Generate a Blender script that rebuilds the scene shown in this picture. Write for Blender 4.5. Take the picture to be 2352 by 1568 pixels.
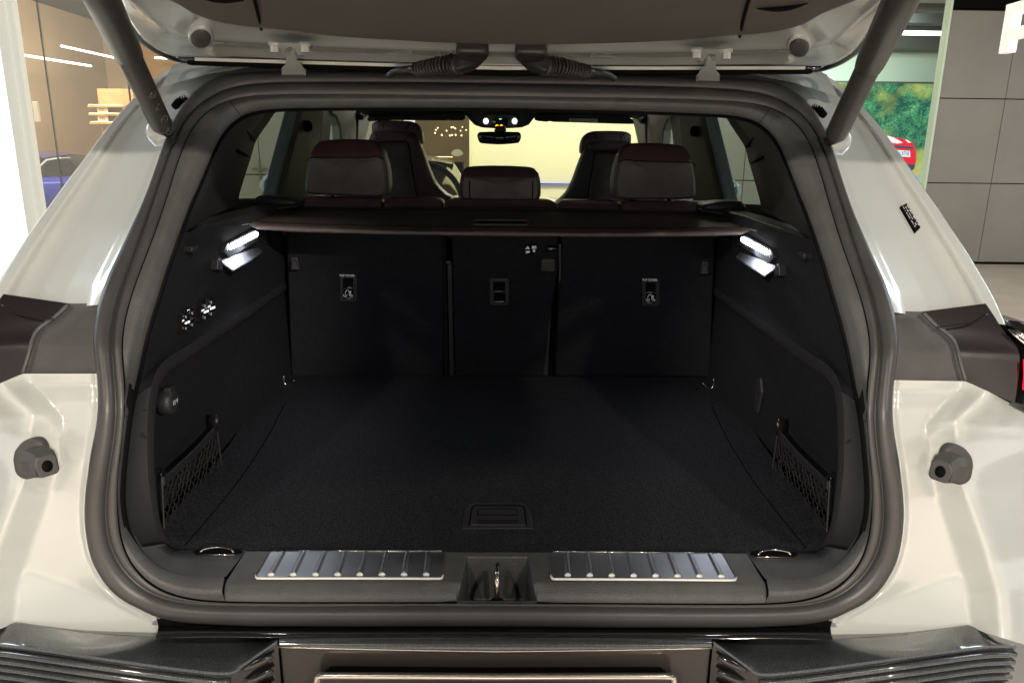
import bpy, bmesh, math, random
import numpy as np
from mathutils import Vector, Matrix, Euler
random.seed(4)
SC = bpy.context.scene
COL = SC.collection
for o in list(bpy.data.objects):
    bpy.data.objects.remove(o)

# ------------------------------------------------------------------ camera
W, H, F = 2352.0, 1568.0, 1699.0
PITCH, YAW, ROLL = 0.2513274, 0.0155754, 0.0126367
CAM = np.array([0.0024652, -0.91, 1.42])
_cp, _sp = math.cos(PITCH), math.sin(PITCH)
FW = np.array([math.sin(YAW)*_cp, math.cos(YAW)*_cp, -_sp])
_rt = np.array([math.cos(YAW), -math.sin(YAW), 0.0])
_up = np.cross(_rt, FW)
RT = _rt*math.cos(ROLL) + _up*math.sin(ROLL)
UP = _up*math.cos(ROLL) - _rt*math.sin(ROLL)
cd = bpy.data.cameras.new('camera')
cam = bpy.data.objects.new('camera', cd)
COL.objects.link(cam)
cd.sensor_width = 36.0
cd.lens = 36.0*F/W
cd.clip_start = 0.02
cd.clip_end = 300
cam.matrix_world = Matrix(((RT[0], UP[0], -FW[0], CAM[0]), (RT[1], UP[1], -FW[1], CAM[1]), (RT[2], UP[2], -FW[2], CAM[2]), (0, 0, 0, 1)))
SC.camera = cam

# ------------------------------------------------------------------ world, lamps, exposure
wd = bpy.data.worlds.new("World")
SC.world = wd
wd.use_nodes = True
bg = wd.node_tree.nodes['Background']
bg.inputs[0].default_value = (1.0, 0.95, 0.89, 1)
bg.inputs[1].default_value = 0.75
SC.view_settings.view_transform = 'Standard'
SC.view_settings.look = 'None'
SC.view_settings.exposure = 0.55
SC.view_settings.gamma = 1.0
SC.render.engine = 'CYCLES'
SC.cycles.use_denoising = True
SC.cycles.max_bounces = 8
SC.cycles.sample_clamp_indirect = 4.0

def lamp(name, kind, loc, target, energy, color, size=0.1, spot=None, blend=0.3, sizey=None):
    l = bpy.data.lights.new(name, kind)
    l.energy = energy
    l.color = color
    if kind == 'AREA':
        l.size = size
        if sizey:
            l.shape = 'RECTANGLE'
            l.size_y = sizey
    elif kind == 'SPOT':
        l.shadow_soft_size = size
        l.spot_size = math.radians(spot)
        l.spot_blend = blend
    else:
        l.shadow_soft_size = size
    o = bpy.data.objects.new(name, l)
    COL.objects.link(o)
    o.location = loc
    d = Vector(target) - Vector(loc)
    o.rotation_euler = d.to_track_quat('-Z', 'Y').to_euler()
    return o
WARM = (1.0, 0.88, 0.765)
NEUT = (1.0, 0.90, 0.78)
COOL = (0.80, 0.92, 1.0)
lamp('track_spot_light', 'SPOT', (3.0, -6.0, 3.3), (-0.62, 0.2, 1.15), 1200, WARM, 0.04, 9.5, 0.6)
lamp('track_spot_light', 'SPOT', (-3.0, -6.0, 3.3), (0.68, 0.2, 1.05), 1100, WARM, 0.04, 9.5, 0.6)
lamp('track_spot_light', 'SPOT', (-1.2, -2.5, 3.3), (0.1, 0.1, 0.8), 72, WARM, 0.06, 52, 0.6)
lamp('track_spot_light', 'SPOT', (1.4, -2.4, 3.3), (0.2, 0.1, 0.8), 105, WARM, 0.06, 52, 0.6)
lamp('floor_bounce_light', 'SPOT', (-1.0, -2.6, 3.3), (-1.0, -2.6, 0.0), 1500, WARM, 0.1, 62, 0.7)  # added, unseen: lights the floor so it bounces up onto the tailgate
lamp('floor_bounce_light', 'SPOT', (1.0, -2.6, 3.3), (1.0, -2.6, 0.0), 1500, WARM, 0.1, 62, 0.7)  # same added floor bounce on the other side
lamp('floor_bounce_light', 'SPOT', (-2.3, -0.8, 3.3), (-2.3, -0.8, 0.0), 260, NEUT, 0.1, 50, 0.7)
lamp('floor_bounce_light', 'SPOT', (2.3, -0.8, 3.3), (2.3, -0.8, 0.0), 260, NEUT, 0.1, 50, 0.7)
lamp('ceiling_panel_light', 'AREA', (-3.4, 0.6, 3.3), (-1.0, 0.3, 1.0), 45, COOL, 0.5, sizey=2.4)
lamp('ceiling_panel_light', 'AREA', (3.4, 0.6, 3.3), (1.0, 0.3, 1.0), 45, COOL, 0.5, sizey=2.4)
lamp('wall_washer_light', 'AREA', (3.6, 6.3, 3.3), (3.6, 8.2, 1.0), 45, NEUT, 4.0, sizey=0.4)
lamp('wall_washer_light', 'AREA', (0.6, 7.2, 3.35), (0.6, 9.0, 1.2), 62, (1.0, 0.93, 0.66), 2.6, sizey=0.4)
lamp('wall_washer_light', 'AREA', (-5.6, 8.0, 3.3), (-7.0, 9.0, 1.0), 180, (1.0, 0.75, 0.5), 3.5, sizey=0.6)
lamp('wall_washer_light', 'AREA', (-2.4, 6.6, 3.3), (-2.4, 8.2, 1.0), 28, NEUT, 2.5, sizey=0.4)
lamp('wall_washer_light', 'AREA', (4.3, 10.3, 3.3), (4.3, 12.0, 2.2), 60, (0.85, 1.0, 0.92), 3.0, sizey=0.4)
lamp('front_room_light', 'AREA', (0.5, 6.0, 3.3), (0.2, 3.0, 1.0), 60, NEUT, 2.0, sizey=1.0)
# lights over the cabin sides
lamp('floor_zone_light', 'AREA', (4.5, 3.5, 3.3), (4.5, 5.0, 0.0), 60, NEUT, 1.5, sizey=2.5)

# ------------------------------------------------------------------ pixel rays (positions read off the photo at real depths)
def ray(x, y):
    return FW*F + RT*(x-W/2) + UP*(H/2-y)
def P(x, y, Y):
    d = ray(x, y); return CAM + d*((Y-CAM[1])/d[1])
def PX(x, y, X):
    d = ray(x, y); return CAM + d*((X-CAM[0])/d[0])
def PZ(x, y, Z):
    d = ray(x, y); return CAM + d*((Z-CAM[2])/d[2])
def PN(x, y, p0, n):
    d = ray(x, y); n = np.array(n); return CAM + d*(np.dot(np.array(p0)-CAM, n)/np.dot(d, n))
PZs = [0.60, 0.90, 1.0, 1.08, 1.15, 1.22, 1.30, 1.40, 1.50, 1.56, 1.70, 2.0]
PYs = [0.0, 0.0, 0.004, 0.022, 0.055, 0.11, 0.19, 0.305, 0.425, 0.495, 0.66, 1.02]
def prof(z):
    return float(np.interp(z, PZs, PYs))
def PS(x, y, off=0.0):
    d = ray(x, y)
    lo, hi = 0.3/F, 3.0/F
    for _ in range(36):
        m = (lo+hi)/2
        q = CAM + d*m
        if q[1]-prof(q[2])-off > 0: hi = m
        else: lo = m
    return CAM + d*lo
GN = np.array([0.0, math.sin(math.radians(10)), math.cos(math.radians(10))])
G0 = P(1150, 158, 0.45)
def PG(x, y, h=0.0):          # the raised tailgate's inner plane; h metres below it
    return PN(x, y, G0-GN*h, GN)

def cat(pts, n):              # catmull-rom through points, n samples even in arc length
    p = np.array(pts, float)
    q = np.vstack([2*p[0]-p[1], p, 2*p[-1]-p[-2]])
    out = []
    for i in range(1, len(q)-2):
        for t in np.linspace(0, 1, 16, endpoint=False):
            a, b, c, d = q[i-1], q[i], q[i+1], q[i+2]
            out.append(0.5*((2*b)+(c-a)*t+(2*a-5*b+4*c-d)*t*t+(-a+3*b-3*c+d)*t**3))
    out.append(p[-1])
    out = np.array(out)
    s = np.concatenate([[0], np.cumsum(np.linalg.norm(np.diff(out, axis=0), axis=1))])
    u = np.linspace(0, s[-1], n)
    return np.stack([np.interp(u, s, out[:, k]) for k in range(out.shape[1])], 1)
def lin(pts, n):
    p = np.array(pts, float)
    s = np.concatenate([[0], np.cumsum(np.linalg.norm(np.diff(p, axis=0), axis=1))])
    u = np.linspace(0, s[-1], n)
    return np.stack([np.interp(u, s, p[:, k]) for k in range(p.shape[1])], 1)
def corr(A, B):
    D = cat(B, 2500)
    idx, last = [], 0
    for i in range(len(A)):
        w = D[last:last+220]
        j = last + int(np.argmin(((w-A[i])**2).sum(1)))
        idx.append(j); last = j
    idx[0] = 0; idx[-1] = len(D)-1
    idx = np.array(idx, float)
    k = np.ones(5)/5
    sm = np.convolve(np.pad(idx, 2, mode='edge'), k, 'valid')
    sm[0] = 0; sm[-1] = len(D)-1
    return D[np.clip(sm.round().astype(int), 0, len(D)-1)]

# ------------------------------------------------------------------ materials
def mat(name, col, rough=0.5, metal=0.0, coat=0.0, bump=0.0, bscale=300.0, var=0.0, vscale=20.0, emit=None, estr=0.0, spec=0.5, flake=0.0, alpha=None, trans=0.0, sheen=0.0, rvar=0.0, col2=None):
    m = bpy.data.materials.new(name)
    m.use_nodes = True
    nt = m.node_tree
    b = nt.nodes['Principled BSDF']
    I = b.inputs
    I['Base Color'].default_value = (*col, 1)
    I['Roughness'].default_value = rough
    I['Metallic'].default_value = metal
    I['Coat Weight'].default_value = coat
    I['Coat Roughness'].default_value = 0.03
    I['Specular IOR Level'].default_value = spec
    I['Transmission Weight'].default_value = trans
    I['Sheen Weight'].default_value = sheen
    if emit:
        I['Emission Color'].default_value = (*emit, 1)
        I['Emission Strength'].default_value = estr
    if alpha is not None:
        I['Alpha'].default_value = alpha
    tc = nt.nodes.new('ShaderNodeTexCoord')
    if bump:
        n = nt.nodes.new('ShaderNodeTexNoise'); n.inputs['Scale'].default_value = bscale; n.inputs['Detail'].default_value = 3
        bp = nt.nodes.new('ShaderNodeBump'); bp.inputs['Strength'].default_value = bump; bp.inputs['Distance'].default_value = 0.002
        nt.links.new(tc.outputs['Object'], n.inputs['Vector'])
        nt.links.new(n.outputs['Fac'], bp.inputs['Height'])
        nt.links.new(bp.outputs['Normal'], I['Normal'])
    if var or flake or col2:
        n = nt.nodes.new('ShaderNodeTexNoise')
        n.inputs['Scale'].default_value = 1100.0 if flake else vscale
        n.inputs['Detail'].default_value = 1 if flake else 6
        nt.links.new(tc.outputs['Object'], n.inputs['Vector'])
        r = nt.nodes.new('ShaderNodeValToRGB')
        a = flake or var
        r.color_ramp.elements[0].position = 0.45 if flake else 0.35
        r.color_ramp.elements[1].position = 0.72 if flake else 0.65
        r.color_ramp.elements[0].color = (*[c*(1-a if not flake else 1) for c in col], 1)
        r.color_ramp.elements[1].color = (*(col2 or [min(1, c*(1+a)+ (flake*0.1)) for c in col]), 1)
        nt.links.new(n.outputs['Fac'], r.inputs['Fac'])
        nt.links.new(r.outputs['Color'], I['Base Color'])
    if rvar:
        n = nt.nodes.new('ShaderNodeTexNoise'); n.inputs['Scale'].default_value = 9; n.inputs['Detail'].default_value = 8
        nt.links.new(tc.outputs['Object'], n.inputs['Vector'])
        mr = nt.nodes.new('ShaderNodeMapRange')
        mr.inputs['From Min'].default_value = 0.3; mr.inputs['From Max'].default_value = 0.7
        mr.inputs['To Min'].default_value = max(0, rough-rvar); mr.inputs['To Max'].default_value = rough+rvar
        nt.links.new(n.outputs['Fac'], mr.inputs['Value'])
        nt.links.new(mr.outputs[0], I['Roughness'])
    return m
M = {
 'paint': mat('pale_paint', (0.48, 0.505, 0.48), 0.22, coat=1.0, var=0.03, vscale=3),
 'rubber': mat('seal_rubber', (0.045, 0.0445, 0.0435), 0.40, bump=0.10, bscale=500, var=0.08, vscale=14, rvar=0.03),
 'plastic': mat('grained_plastic', (0.068, 0.0685, 0.068), 0.46, bump=0.5, bscale=420, var=0.10, vscale=30, rvar=0.05),
 'dplastic': mat('dark_plastic', (0.022, 0.022, 0.024), 0.5, bump=0.2, bscale=500),
 'gplastic': mat('garnish_plastic', (0.060, 0.057, 0.056), 0.45, bump=0.3, bscale=700, var=0.12, vscale=20),
 'lens': mat('smoked_lens', (0.011, 0.0075, 0.008), 0.30, coat=0.2, spec=0.35),
 'carpet': mat('cargo_carpet', (0.0165, 0.0170, 0.0205), 0.95, bump=0.5, bscale=330, var=0.75, vscale=330, spec=0.15),
 'felt': mat('lining_felt', (0.0125, 0.0130, 0.0160), 0.95, bump=0.5, bscale=500, var=0.12, vscale=60, spec=0.15),
 'cover': mat('cover_vinyl', (0.075, 0.058, 0.054), 0.6, bump=0.3, bscale=500, var=0.15, vscale=30),
 'maroon': mat('maroon_leather', (0.085, 0.046, 0.050), 0.45, bump=0.35, bscale=380, var=0.12, vscale=25),
 'dleather': mat('dark_leather', (0.085, 0.072, 0.067), 0.5, bump=0.35, bscale=380, var=0.12, vscale=25),
 'gleather': mat('grey_leather', (0.035, 0.045, 0.045), 0.5, bump=0.3, bscale=380),
 'gatetrim': mat('tailgate_trim_fabric', (0.068, 0.062, 0.056), 0.75, bump=0.25, bscale=700, var=0.06, vscale=8),
 'metal': mat('brushed_steel', (0.36, 0.365, 0.375), 0.44, metal=1.0, bump=0.1, bscale=900, rvar=0.08),
 'chrome': mat('bright_chrome', (0.8, 0.78, 0.74), 0.12, metal=1.0),
 'steel': mat('striker_steel', (0.6, 0.56, 0.5), 0.25, metal=1.0),
 'flake': mat('dark_metallic_paint', (0.030, 0.034, 0.038), 0.30, metal=0.4, coat=1.0, flake=1.0, col2=(0.16, 0.175, 0.18)),
 'gloss': mat('gloss_black', (0.012, 0.011, 0.011), 0.08, coat=0.8),
 'insert': mat('gloss_brown_black_insert', (0.040, 0.035, 0.031), 0.09, coat=0.6),
 'strut': mat('strut_grey', (0.072, 0.070, 0.067), 0.36, metal=0.3, bump=0.1, bscale=800, rvar=0.06),
 'black': mat('black_gap', (0.003, 0.003, 0.003), 0.8, spec=0.08),
 'bufr': mat('buffer_rubber', (0.055, 0.053, 0.052), 0.6, bump=0.2, bscale=400),
 'cord': mat('net_cord', (0.012, 0.012, 0.013), 0.7),
 'hose': mat('hose_rubber', (0.022, 0.019, 0.018), 0.35),
 'lining': mat('headliner_cloth', (0.045, 0.046, 0.042), 0.9, bump=0.3, bscale=800),
 'pillar': mat('pillar_cloth', (0.20, 0.21, 0.18), 0.85, bump=0.2, bscale=700),
 'dpillar': mat('dark_pillar_trim', (0.020, 0.021, 0.022), 0.6, bump=0.2, bscale=600),
 'glow': mat('lamp_glow', (1, 1, 1), emit=(0.93, 0.96, 1.0), estr=8),
 'glows': mat('switch_glow', (1, 1, 1), emit=(0.93, 0.95, 1.0), estr=1.4),
 'icon': mat('printed_icon_glow', (0.5, 0.5, 0.5), 0.6, emit=(0.7, 0.72, 0.8), estr=0.12),  # print given a faint glow of its own, though it is no lamp
 'iconlit': mat('lit_icon', (0.3, 0.3, 0.34), 0.6, emit=(0.7, 0.72, 0.9), estr=0.10),
 'amber': mat('amber_glow', (1, 0.4, 0.05), emit=(1.0, 0.35, 0.03), estr=2.5),
 'red': mat('red_glow', (0.5, 0.0, 0.02), emit=(1.0, 0.01, 0.04), estr=0.9),
 'orange': mat('bronze_strip', (0.5, 0.3, 0.14), 0.3, metal=0.6),
 'tan': mat('tan_wall', (0.42, 0.33, 0.235), 0.55, var=0.05, vscale=1.5),
 'cream': mat('cream_wall', (0.80, 0.78, 0.57), 0.7, var=0.02, vscale=1),
 'greyp': mat('grey_panel', (0.27, 0.262, 0.240), 0.42, metal=0.25, var=0.04, vscale=2, rvar=0.05),
 'seafoam': mat('pale_green_wall', (0.62, 0.76, 0.62), 0.7),
 'ceil': mat('dark_ceiling', (0.035, 0.038, 0.036), 0.7, var=0.3, vscale=1.2),
 'ceil2': mat('ceiling_beam_grey', (0.12, 0.13, 0.12), 0.6),
 'floor': mat('showroom_floor', (0.50, 0.46, 0.41), 0.35, var=0.07, vscale=2.5, bump=0.1, bscale=40),
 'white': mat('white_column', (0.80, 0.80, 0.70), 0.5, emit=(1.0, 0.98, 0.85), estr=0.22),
 'whiteglow': mat('backlit_panel', (1, 1, 0.95), emit=(1.0, 0.98, 0.88), estr=0.85),
 'tube': mat('linear_tube', (1, 1, 1), emit=(1.0, 0.93, 0.80), estr=4.0),
 'signw': mat('sign_white', (0.9, 0.87, 0.82), 0.5, emit=(1.0, 0.95, 0.9), estr=0.35),
 'blue': mat('blue_car_paint', (0.0, 0.02, 0.45), 0.22, coat=1.0),
 'bronze': mat('bronze_car_paint', (0.50, 0.33, 0.17), 0.35, coat=1.0),
 'cgrey': mat('silver_car_paint', (0.35, 0.37, 0.38), 0.3, coat=1.0),
 'wood': mat('shelf_wood', (0.42, 0.28, 0.15), 0.5, var=0.2, vscale=6),
 'yellow': mat('yellow_goods', (0.7, 0.6, 0.08), 0.5),
 'yglow': mat('shelf_strip_light', (1, 0.8, 0.4), emit=(1.0, 0.72, 0.35), estr=1.6),
 'dots': mat('sparkle_lamps', (1, 0.8, 0.4), emit=(1.0, 0.75, 0.35), estr=2.2),
 'card': mat('framed_card', (0.7, 0.65, 0.55), 0.6),
 'whitep': mat('white_plastic', (0.7, 0.7, 0.66), 0.5),
 'blues': mat('blue_strip', (0.02, 0.07, 0.7), 0.4, emit=(0.02, 0.1, 0.9), estr=0.25),
 'mirror': mat('mirror_glass', (0.10, 0.12, 0.12), 0.12, metal=0.8),
}
def glassmat(name, tint, rough=0.0):
    m = bpy.data.materials.new(name); m.use_nodes = True
    nt = m.node_tree; nt.nodes.clear()
    out = nt.nodes.new('ShaderNodeOutputMaterial')
    tr = nt.nodes.new('ShaderNodeBsdfTransparent'); tr.inputs[0].default_value = (*tint, 1)
    gl = nt.nodes.new('ShaderNodeBsdfGlossy'); gl.inputs['Roughness'].default_value = rough
    mx = nt.nodes.new('ShaderNodeMixShader')
    mx.inputs[0].default_value = 0.06
    nt.links.new(tr.outputs[0], mx.inputs[1]); nt.links.new(gl.outputs[0], mx.inputs[2])
    nt.links.new(mx.outputs[0], out.inputs[0])
    return m
M['tint'] = glassmat('tinted_side_glass', (0.50, 0.62, 0.57))
M['clear'] = glassmat('windscreen_glass', (0.90, 0.95, 0.86))
M['pane'] = glassmat('partition_glass', (0.93, 0.95, 0.93))

# ------------------------------------------------------------------ building helpers
WL = {}
def reg(o, parent):
    COL.objects.link(o)
    if parent is not None:
        o.parent = parent
        l = WL.get(parent.name, (0, 0, 0))
        if l != (0, 0, 0):
            o.matrix_parent_inverse = Matrix.Translation((-l[0], -l[1], -l[2]))
    return o
def thing(name, label, catg, loc=(0, 0, 0), group=None, kind=None):
    o = bpy.data.objects.new(name, None)
    o.location = loc
    o.empty_display_size = 0.1
    COL.objects.link(o)
    WL[o.name] = tuple(loc)
    tag(o, label, catg, group, kind)
    return o
def tag(o, label=None, catg=None, group=None, kind=None):
    if label: o['label'] = label
    if catg: o['category'] = catg
    if group: o['group'] = group
    if kind: o['kind'] = kind
    return o
def mesh(name, vs, fs, m, parent=None, mir=False, smooth=True, bevel=0, seg=2, sub=0, label=None, both=False, weld=False, angle=None):
    """mir: mirrored in X; both: own and mirrored geometry as one mesh"""
    vs = [tuple(map(float, v)) for v in vs]
    fs = [tuple(f) for f in fs]
    if mir:
        vs = [(-x, y, z) for x, y, z in vs]; fs = [f[::-1] for f in fs]
    if both:
        n = len(vs)
        vs = vs + [(-x, y, z) for x, y, z in vs]
        fs = fs + [tuple(i+n for i in f[::-1]) for f in fs]
    me = bpy.data.meshes.new(name)
    me.from_pydata(vs, [], fs)
    if both or weld:
        bm = bmesh.new(); bm.from_mesh(me)
        bmesh.ops.remove_doubles(bm, verts=bm.verts, dist=0.0004)
        bm.to_mesh(me); bm.free()
    me.materials.append(m)
    for p in me.polygons: p.use_smooth = smooth
    me.update()
    if smooth and angle is not None:
        me.set_sharp_from_angle(angle=math.radians(angle))
    o = bpy.data.objects.new(name, me)
    reg(o, parent)
    if bevel:
        b = o.modifiers.new('bevel', 'BEVEL'); b.width = bevel; b.segments = seg; b.limit_method = 'ANGLE'; b.angle_limit = math.radians(40); b.harden_normals = True
    if sub:
        s = o.modifiers.new('sub', 'SUBSURF'); s.levels = sub; s.render_levels = sub
    if label: o['label'] = label
    return o
def grid(rows, flip=False, closed=False):
    n = len(rows[0]); vs = [p for r in rows for p in r]; fs = []
    for i in range(len(rows)-1):
        for j in range(n-1 if not closed else n):
            k = (j+1) % n
            f = (i*n+j, i*n+k, (i+1)*n+k, (i+1)*n+j)
            fs.append(f[::-1] if flip else f)
    return vs, fs
def join(*vf):
    vs, fs = [], []
    for v, f in vf:
        b = len(vs); vs += [tuple(map(float, q)) for q in v]; fs += [tuple(i+b for i in g) for g in f]
    return vs, fs
def box(x0, x1, y0, y1, z0, z1):
    vs = [(x, y, z) for x in (x0, x1) for y in (y0, y1) for z in (z0, z1)]
    return vs, [(0, 1, 3, 2), (4, 6, 7, 5), (0, 4, 5, 1), (2, 3, 7, 6), (0, 2, 6, 4), (1, 5, 7, 3)]
def prism(front, d):
    """closed outline of 3D points pushed along vector d"""
    n = len(front); front = [np.array(p, float) for p in front]; d = np.array(d, float)
    vs = front + [p+d for p in front]
    fs = [tuple(range(n)), tuple(range(2*n-1, n-1, -1))]
    nn = sum((np.cross(front[i], front[(i+1) % n]) for i in range(n)), np.zeros(3))
    fl = np.dot(nn, d) > 0
    for i in range(n):
        j = (i+1) % n
        fs.append((i, i+n, j+n, j))
    if fl: fs = [f[::-1] for f in fs]
    return vs, fs
def tube(path, r, n=12, cap=True):
    path = np.array(path, float); m = len(path)
    rs = np.full(m, r) if np.isscalar(r) else np.array(r, float)
    t = np.gradient(path, axis=0); t /= np.linalg.norm(t, axis=1)[:, None]+1e-12
    a = np.cross(t[0], [0.13, 0.2, 0.97]); a /= np.linalg.norm(a)
    rows = []
    for i in range(m):
        a = a - t[i]*np.dot(a, t[i]); a /= np.linalg.norm(a); b = np.cross(t[i], a)
        rows.append([path[i]+rs[i]*(a*math.cos(u)+b*math.sin(u)) for u in np.linspace(0, 2*math.pi, n, endpoint=False)])
    vs, fs = grid(rows, closed=True)
    if cap:
        fs.append(tuple(range(n-1, -1, -1))); fs.append(tuple((m-1)*n+k for k in range(n)))
    return vs, fs
def pillow(outline, d, prof_, hole=False):
    """outline: 3D points (planar); d: unit depth vector; prof_: [(scale, depth)]"""
    o = np.array(outline, float); c = o.mean(0); d = np.array(d, float)
    rows = [[c+(p-c)*s+d*t for p in o] for s, t in prof_]
    vs, fs = grid(rows, closed=True)
    n = len(o); k = len(vs)
    vs = list(vs)+[c+d*(prof_[0][1]-0.0), c+d*prof_[-1][1]]
    for j in range(n):
        fs.append((j, k, (j+1) % n)[::-1] if False else (k, (j+1) % n, j))
        b = (len(prof_)-1)*n
        fs.append((k+1, b+j, b+(j+1) % n))
    return vs, fs
def fixn(o):
    bm = bmesh.new(); bm.from_mesh(o.data); bmesh.ops.recalc_face_normals(bm, faces=bm.faces); bm.to_mesh(o.data); bm.free(); return o
def rr(x0, y0, x1, y1, r, n=5):
    out = []
    for cx, cy, a in ((x0+r, y0+r, 180), (x1-r, y0+r, 270), (x1-r, y1-r, 0), (x0+r, y1-r, 90)):
        for k in range(n+1):
            u = math.radians(a+90*k/n); out.append((cx+r*math.cos(u), cy+r*math.sin(u)))
    return out
def text(name, s, loc, rot, size, m, parent, ext=0.0004, sx=1.0, align='CENTER'):
    c = bpy.data.curves.new(name, 'FONT'); c.body = s; c.size = size; c.extrude = ext; c.align_x = align; c.align_y = 'CENTER'
    c.materials.append(m)
    t = bpy.data.objects.new('tmp', c); COL.objects.link(t)
    dg = bpy.context.evaluated_depsgraph_get()
    me = bpy.data.meshes.new_from_object(t.evaluated_get(dg), depsgraph=dg)
    bpy.data.objects.remove(t)
    me.transform(Matrix.Translation(tuple(map(float, loc))) @ Euler(rot).to_matrix().to_4x4() @ Matrix.Diagonal((sx, 1, 1, 1)))
    o = bpy.data.objects.new(name, me)
    return reg(o, parent)
from mathutils.bvhtree import BVHTree
def BV(o):
    return BVHTree.FromPolygons([v.co[:] for v in o.data.vertices], [tuple(p.vertices) for p in o.data.polygons])
def PB(x, y, b, off=0.0, fall=None):
    d = Vector(ray(x, y)); loc, n, i, dist = b.ray_cast(Vector(CAM), d.normalized())
    if loc is None: return fall if fall is not None else PX(x, y, -0.56)
    if n.dot(d) > 0: n = -n
    return np.array(loc+n*off)
SIDES = ((False, 'left'), (True, 'right'))

# =================================================================== THE CAR
car = thing('parked_car', 'pale grey-white SUV seen from behind with its tailgate raised and cargo bay empty', 'car', (0, 1.6, 0))
A = [(1143,1437),(900,1437),(700,1436),(567,1435),(434,1428),(367,1416),(317,1394),(284,1376),(253,1350),(230,1319),(210,1279),(199,1232),(194.5,1179),(197,1129),(203.5,1079),(208.5,1045),(213.5,1020),(222,973),(226,923),(224,873),(218.5,823),(215,783),(218.5,740),(230,690),(247,640),(267,598),(290,548),(308.6,508),(323.6,475),(343.6,424),(363.6,367),(383.6,310),(404,270),(430,234),(464,203),(507,182),(550,173.5),(600,170),(700,168.5),(850,169),(1000,170),(1151,172)]
B = [(1143,1393),(900,1393),(700,1394),(567,1393),(467,1391),(410,1386),(354,1372),(310,1345),(277,1310),(253.5,1270),(242,1228),(237.5,1178),(241,1128),(247,1078),(252,1043),(258.5,1020),(263.5,973),(265,935),(262,890),(255,840),(252.5,806),(255,756),(263.5,710),(277,666),(293.6,620),(313.6,566),(328.6,525),(337,502),(353.6,450),(373.6,393),(393.6,336),(410,297),(433,264),(466,235),(500,215),(540,202),(600,195),(700,193),(850,193),(1000,194),(1151,196)]
C = [(1143,1385.5),(900,1385.5),(700,1385.5),(567,1385),(480,1383),(417,1376),(360,1355),(320,1325),(290,1283),(275,1243),(268.5,1195),(267,1145),(269.5,1095),(273,1045),(281,1000),(287,970),(291,935),(287,885),(279,840),(277,806),(280,756),(288.5,716),(302,673),(320,621),(340,573),(360,523),(368,500),(382,450),(399,400),(414,350),(428,312),(446,281),(474,254),(507,232),(545,222),(600,218),(700,216),(850,217),(1000,219),(1151,221)]
Ei = [(1143,1334),(900,1333),(700,1332),(520,1331),(444,1330),(400,1325),(367,1311),(338,1290),(310,1256),(290,1218),(279,1172),(277.5,1112),(284,1045),(292,970),(299,930),(307,900),(320,838),(334,773),(353.6,708),(370,656),(391,590),(416,523),(434,473),(459,417),(479,367),(499,322),(520,292),(548,268),(585,254),(640,248),(800,246),(1000,246),(1151,247)]
N = 190
As = cat(A, N)
Bs, Cs, Es = corr(As, B), corr(As, C), corr(As, Ei)
def smo(L, k=9):
    L = np.array(L); h = k//2
    c = [np.convolve(np.pad(L[:, j], h, mode='reflect', reflect_type='odd'), np.ones(k)/k, 'valid') for j in range(L.shape[1])]
    return np.stack(c, 1)
Bs, Cs, Es = smo(Bs), smo(Cs, 11), smo(Es, 7)
A3 = [PS(x, y, 0.012) for x, y in As]
B3 = [PS(x, y, 0.016) for x, y in Bs]
C3 = [PS(x, y, 0.022) for x, y in Cs]
for L in (A3, B3, C3):
    for q in (L[0], L[-1]): q[0] = 0
def bulge(P0, P1, amt, n):
    rows = [[] for _ in range(n+1)]
    for i in range(len(P0)):
        t = P0[min(i+1, len(P0)-1)]-P0[max(i-1, 0)]; t = t/np.linalg.norm(t)
        w = P1[i]-P0[i]; nn = np.cross(t, w); nn /= np.linalg.norm(nn)+1e-9
        if nn[1] > 0: nn = -nn
        L = np.linalg.norm(w)
        for k in range(n+1):
            u = math.pi*k/n
            rows[k].append(P0[i]+w*(0.5-0.5*math.cos(u))+nn*amt*L*math.sin(u))
    return rows
r1 = bulge(A3, B3, 0.42, 12); r2 = bulge([p+np.array([0, 0.006, 0]) for p in B3], C3, 0.35, 8)
vf = join(grid(r1), grid([r1[-1], r2[0]]), grid(r2))
seal = mesh('door_seal', *vf, M['rubber'], car, both=True)

# lining trims between seal and opening edge
def offE(i):
    y = Es[i][1]; return 0.045
E3 = []
for i in range(N):
    x, y = Es[i]
    E3.append(PS(x, y, 0.040 if y > 940 else 0.055))
for q in (E3[0], E3[-1]): q[0] = 0
def istat(pt):
    return int(np.argmin(((Cs-np.array(pt))**2).sum(1)))
i_sill, i_post, i_head = istat((512, 1384)), istat((290, 940)), istat((520, 229))
def lerp3(L, f):
    i = int(f); j = min(i+1, len(L)-1); return L[i]+(L[j]-L[i])*(f-i)
def trimstrip(name, a, b, m, both=False, mir=False, lab=None):
    rows = []
    IDX = [a+0.07]+list(range(a+1, b))+[b-0.07 if b < N-1 else b]
    for k in range(7):
        t = k/6.0
        row = []
        for ii in IDX:
            c0 = lerp3(C3, ii)+np.array([0, 0.004, 0])
            w = lerp3(E3, ii)-c0
            bow = 0.011*(t/0.55 if t < 0.55 else (1-t)/0.45)*min(1, np.linalg.norm(w)/0.03)
            row.append(c0+w*t+np.array([0, -bow, bow*0.3]))
        rows.append(row)
    # roll the inner edge over into the car
    out = []
    for ii in IDX:
        q = lerp3(E3, ii)
        out.append(q+np.array([-0.006 if q[0] < -0.3 else 0, 0.02, -0.001]))
    rows.append(out)
    return mesh(name, *grid(rows), m, car, both=both, mir=mir, label=lab)
for mir, _ in SIDES:
    trimstrip('corner_trim', i_sill, i_post, M['plastic'], mir=mir)
    trimstrip('pillar_trim', i_post, i_head, M['plastic'], mir=mir)
trimstrip('header_trim', i_head, N-1, M['plastic'], both=True)
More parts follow.
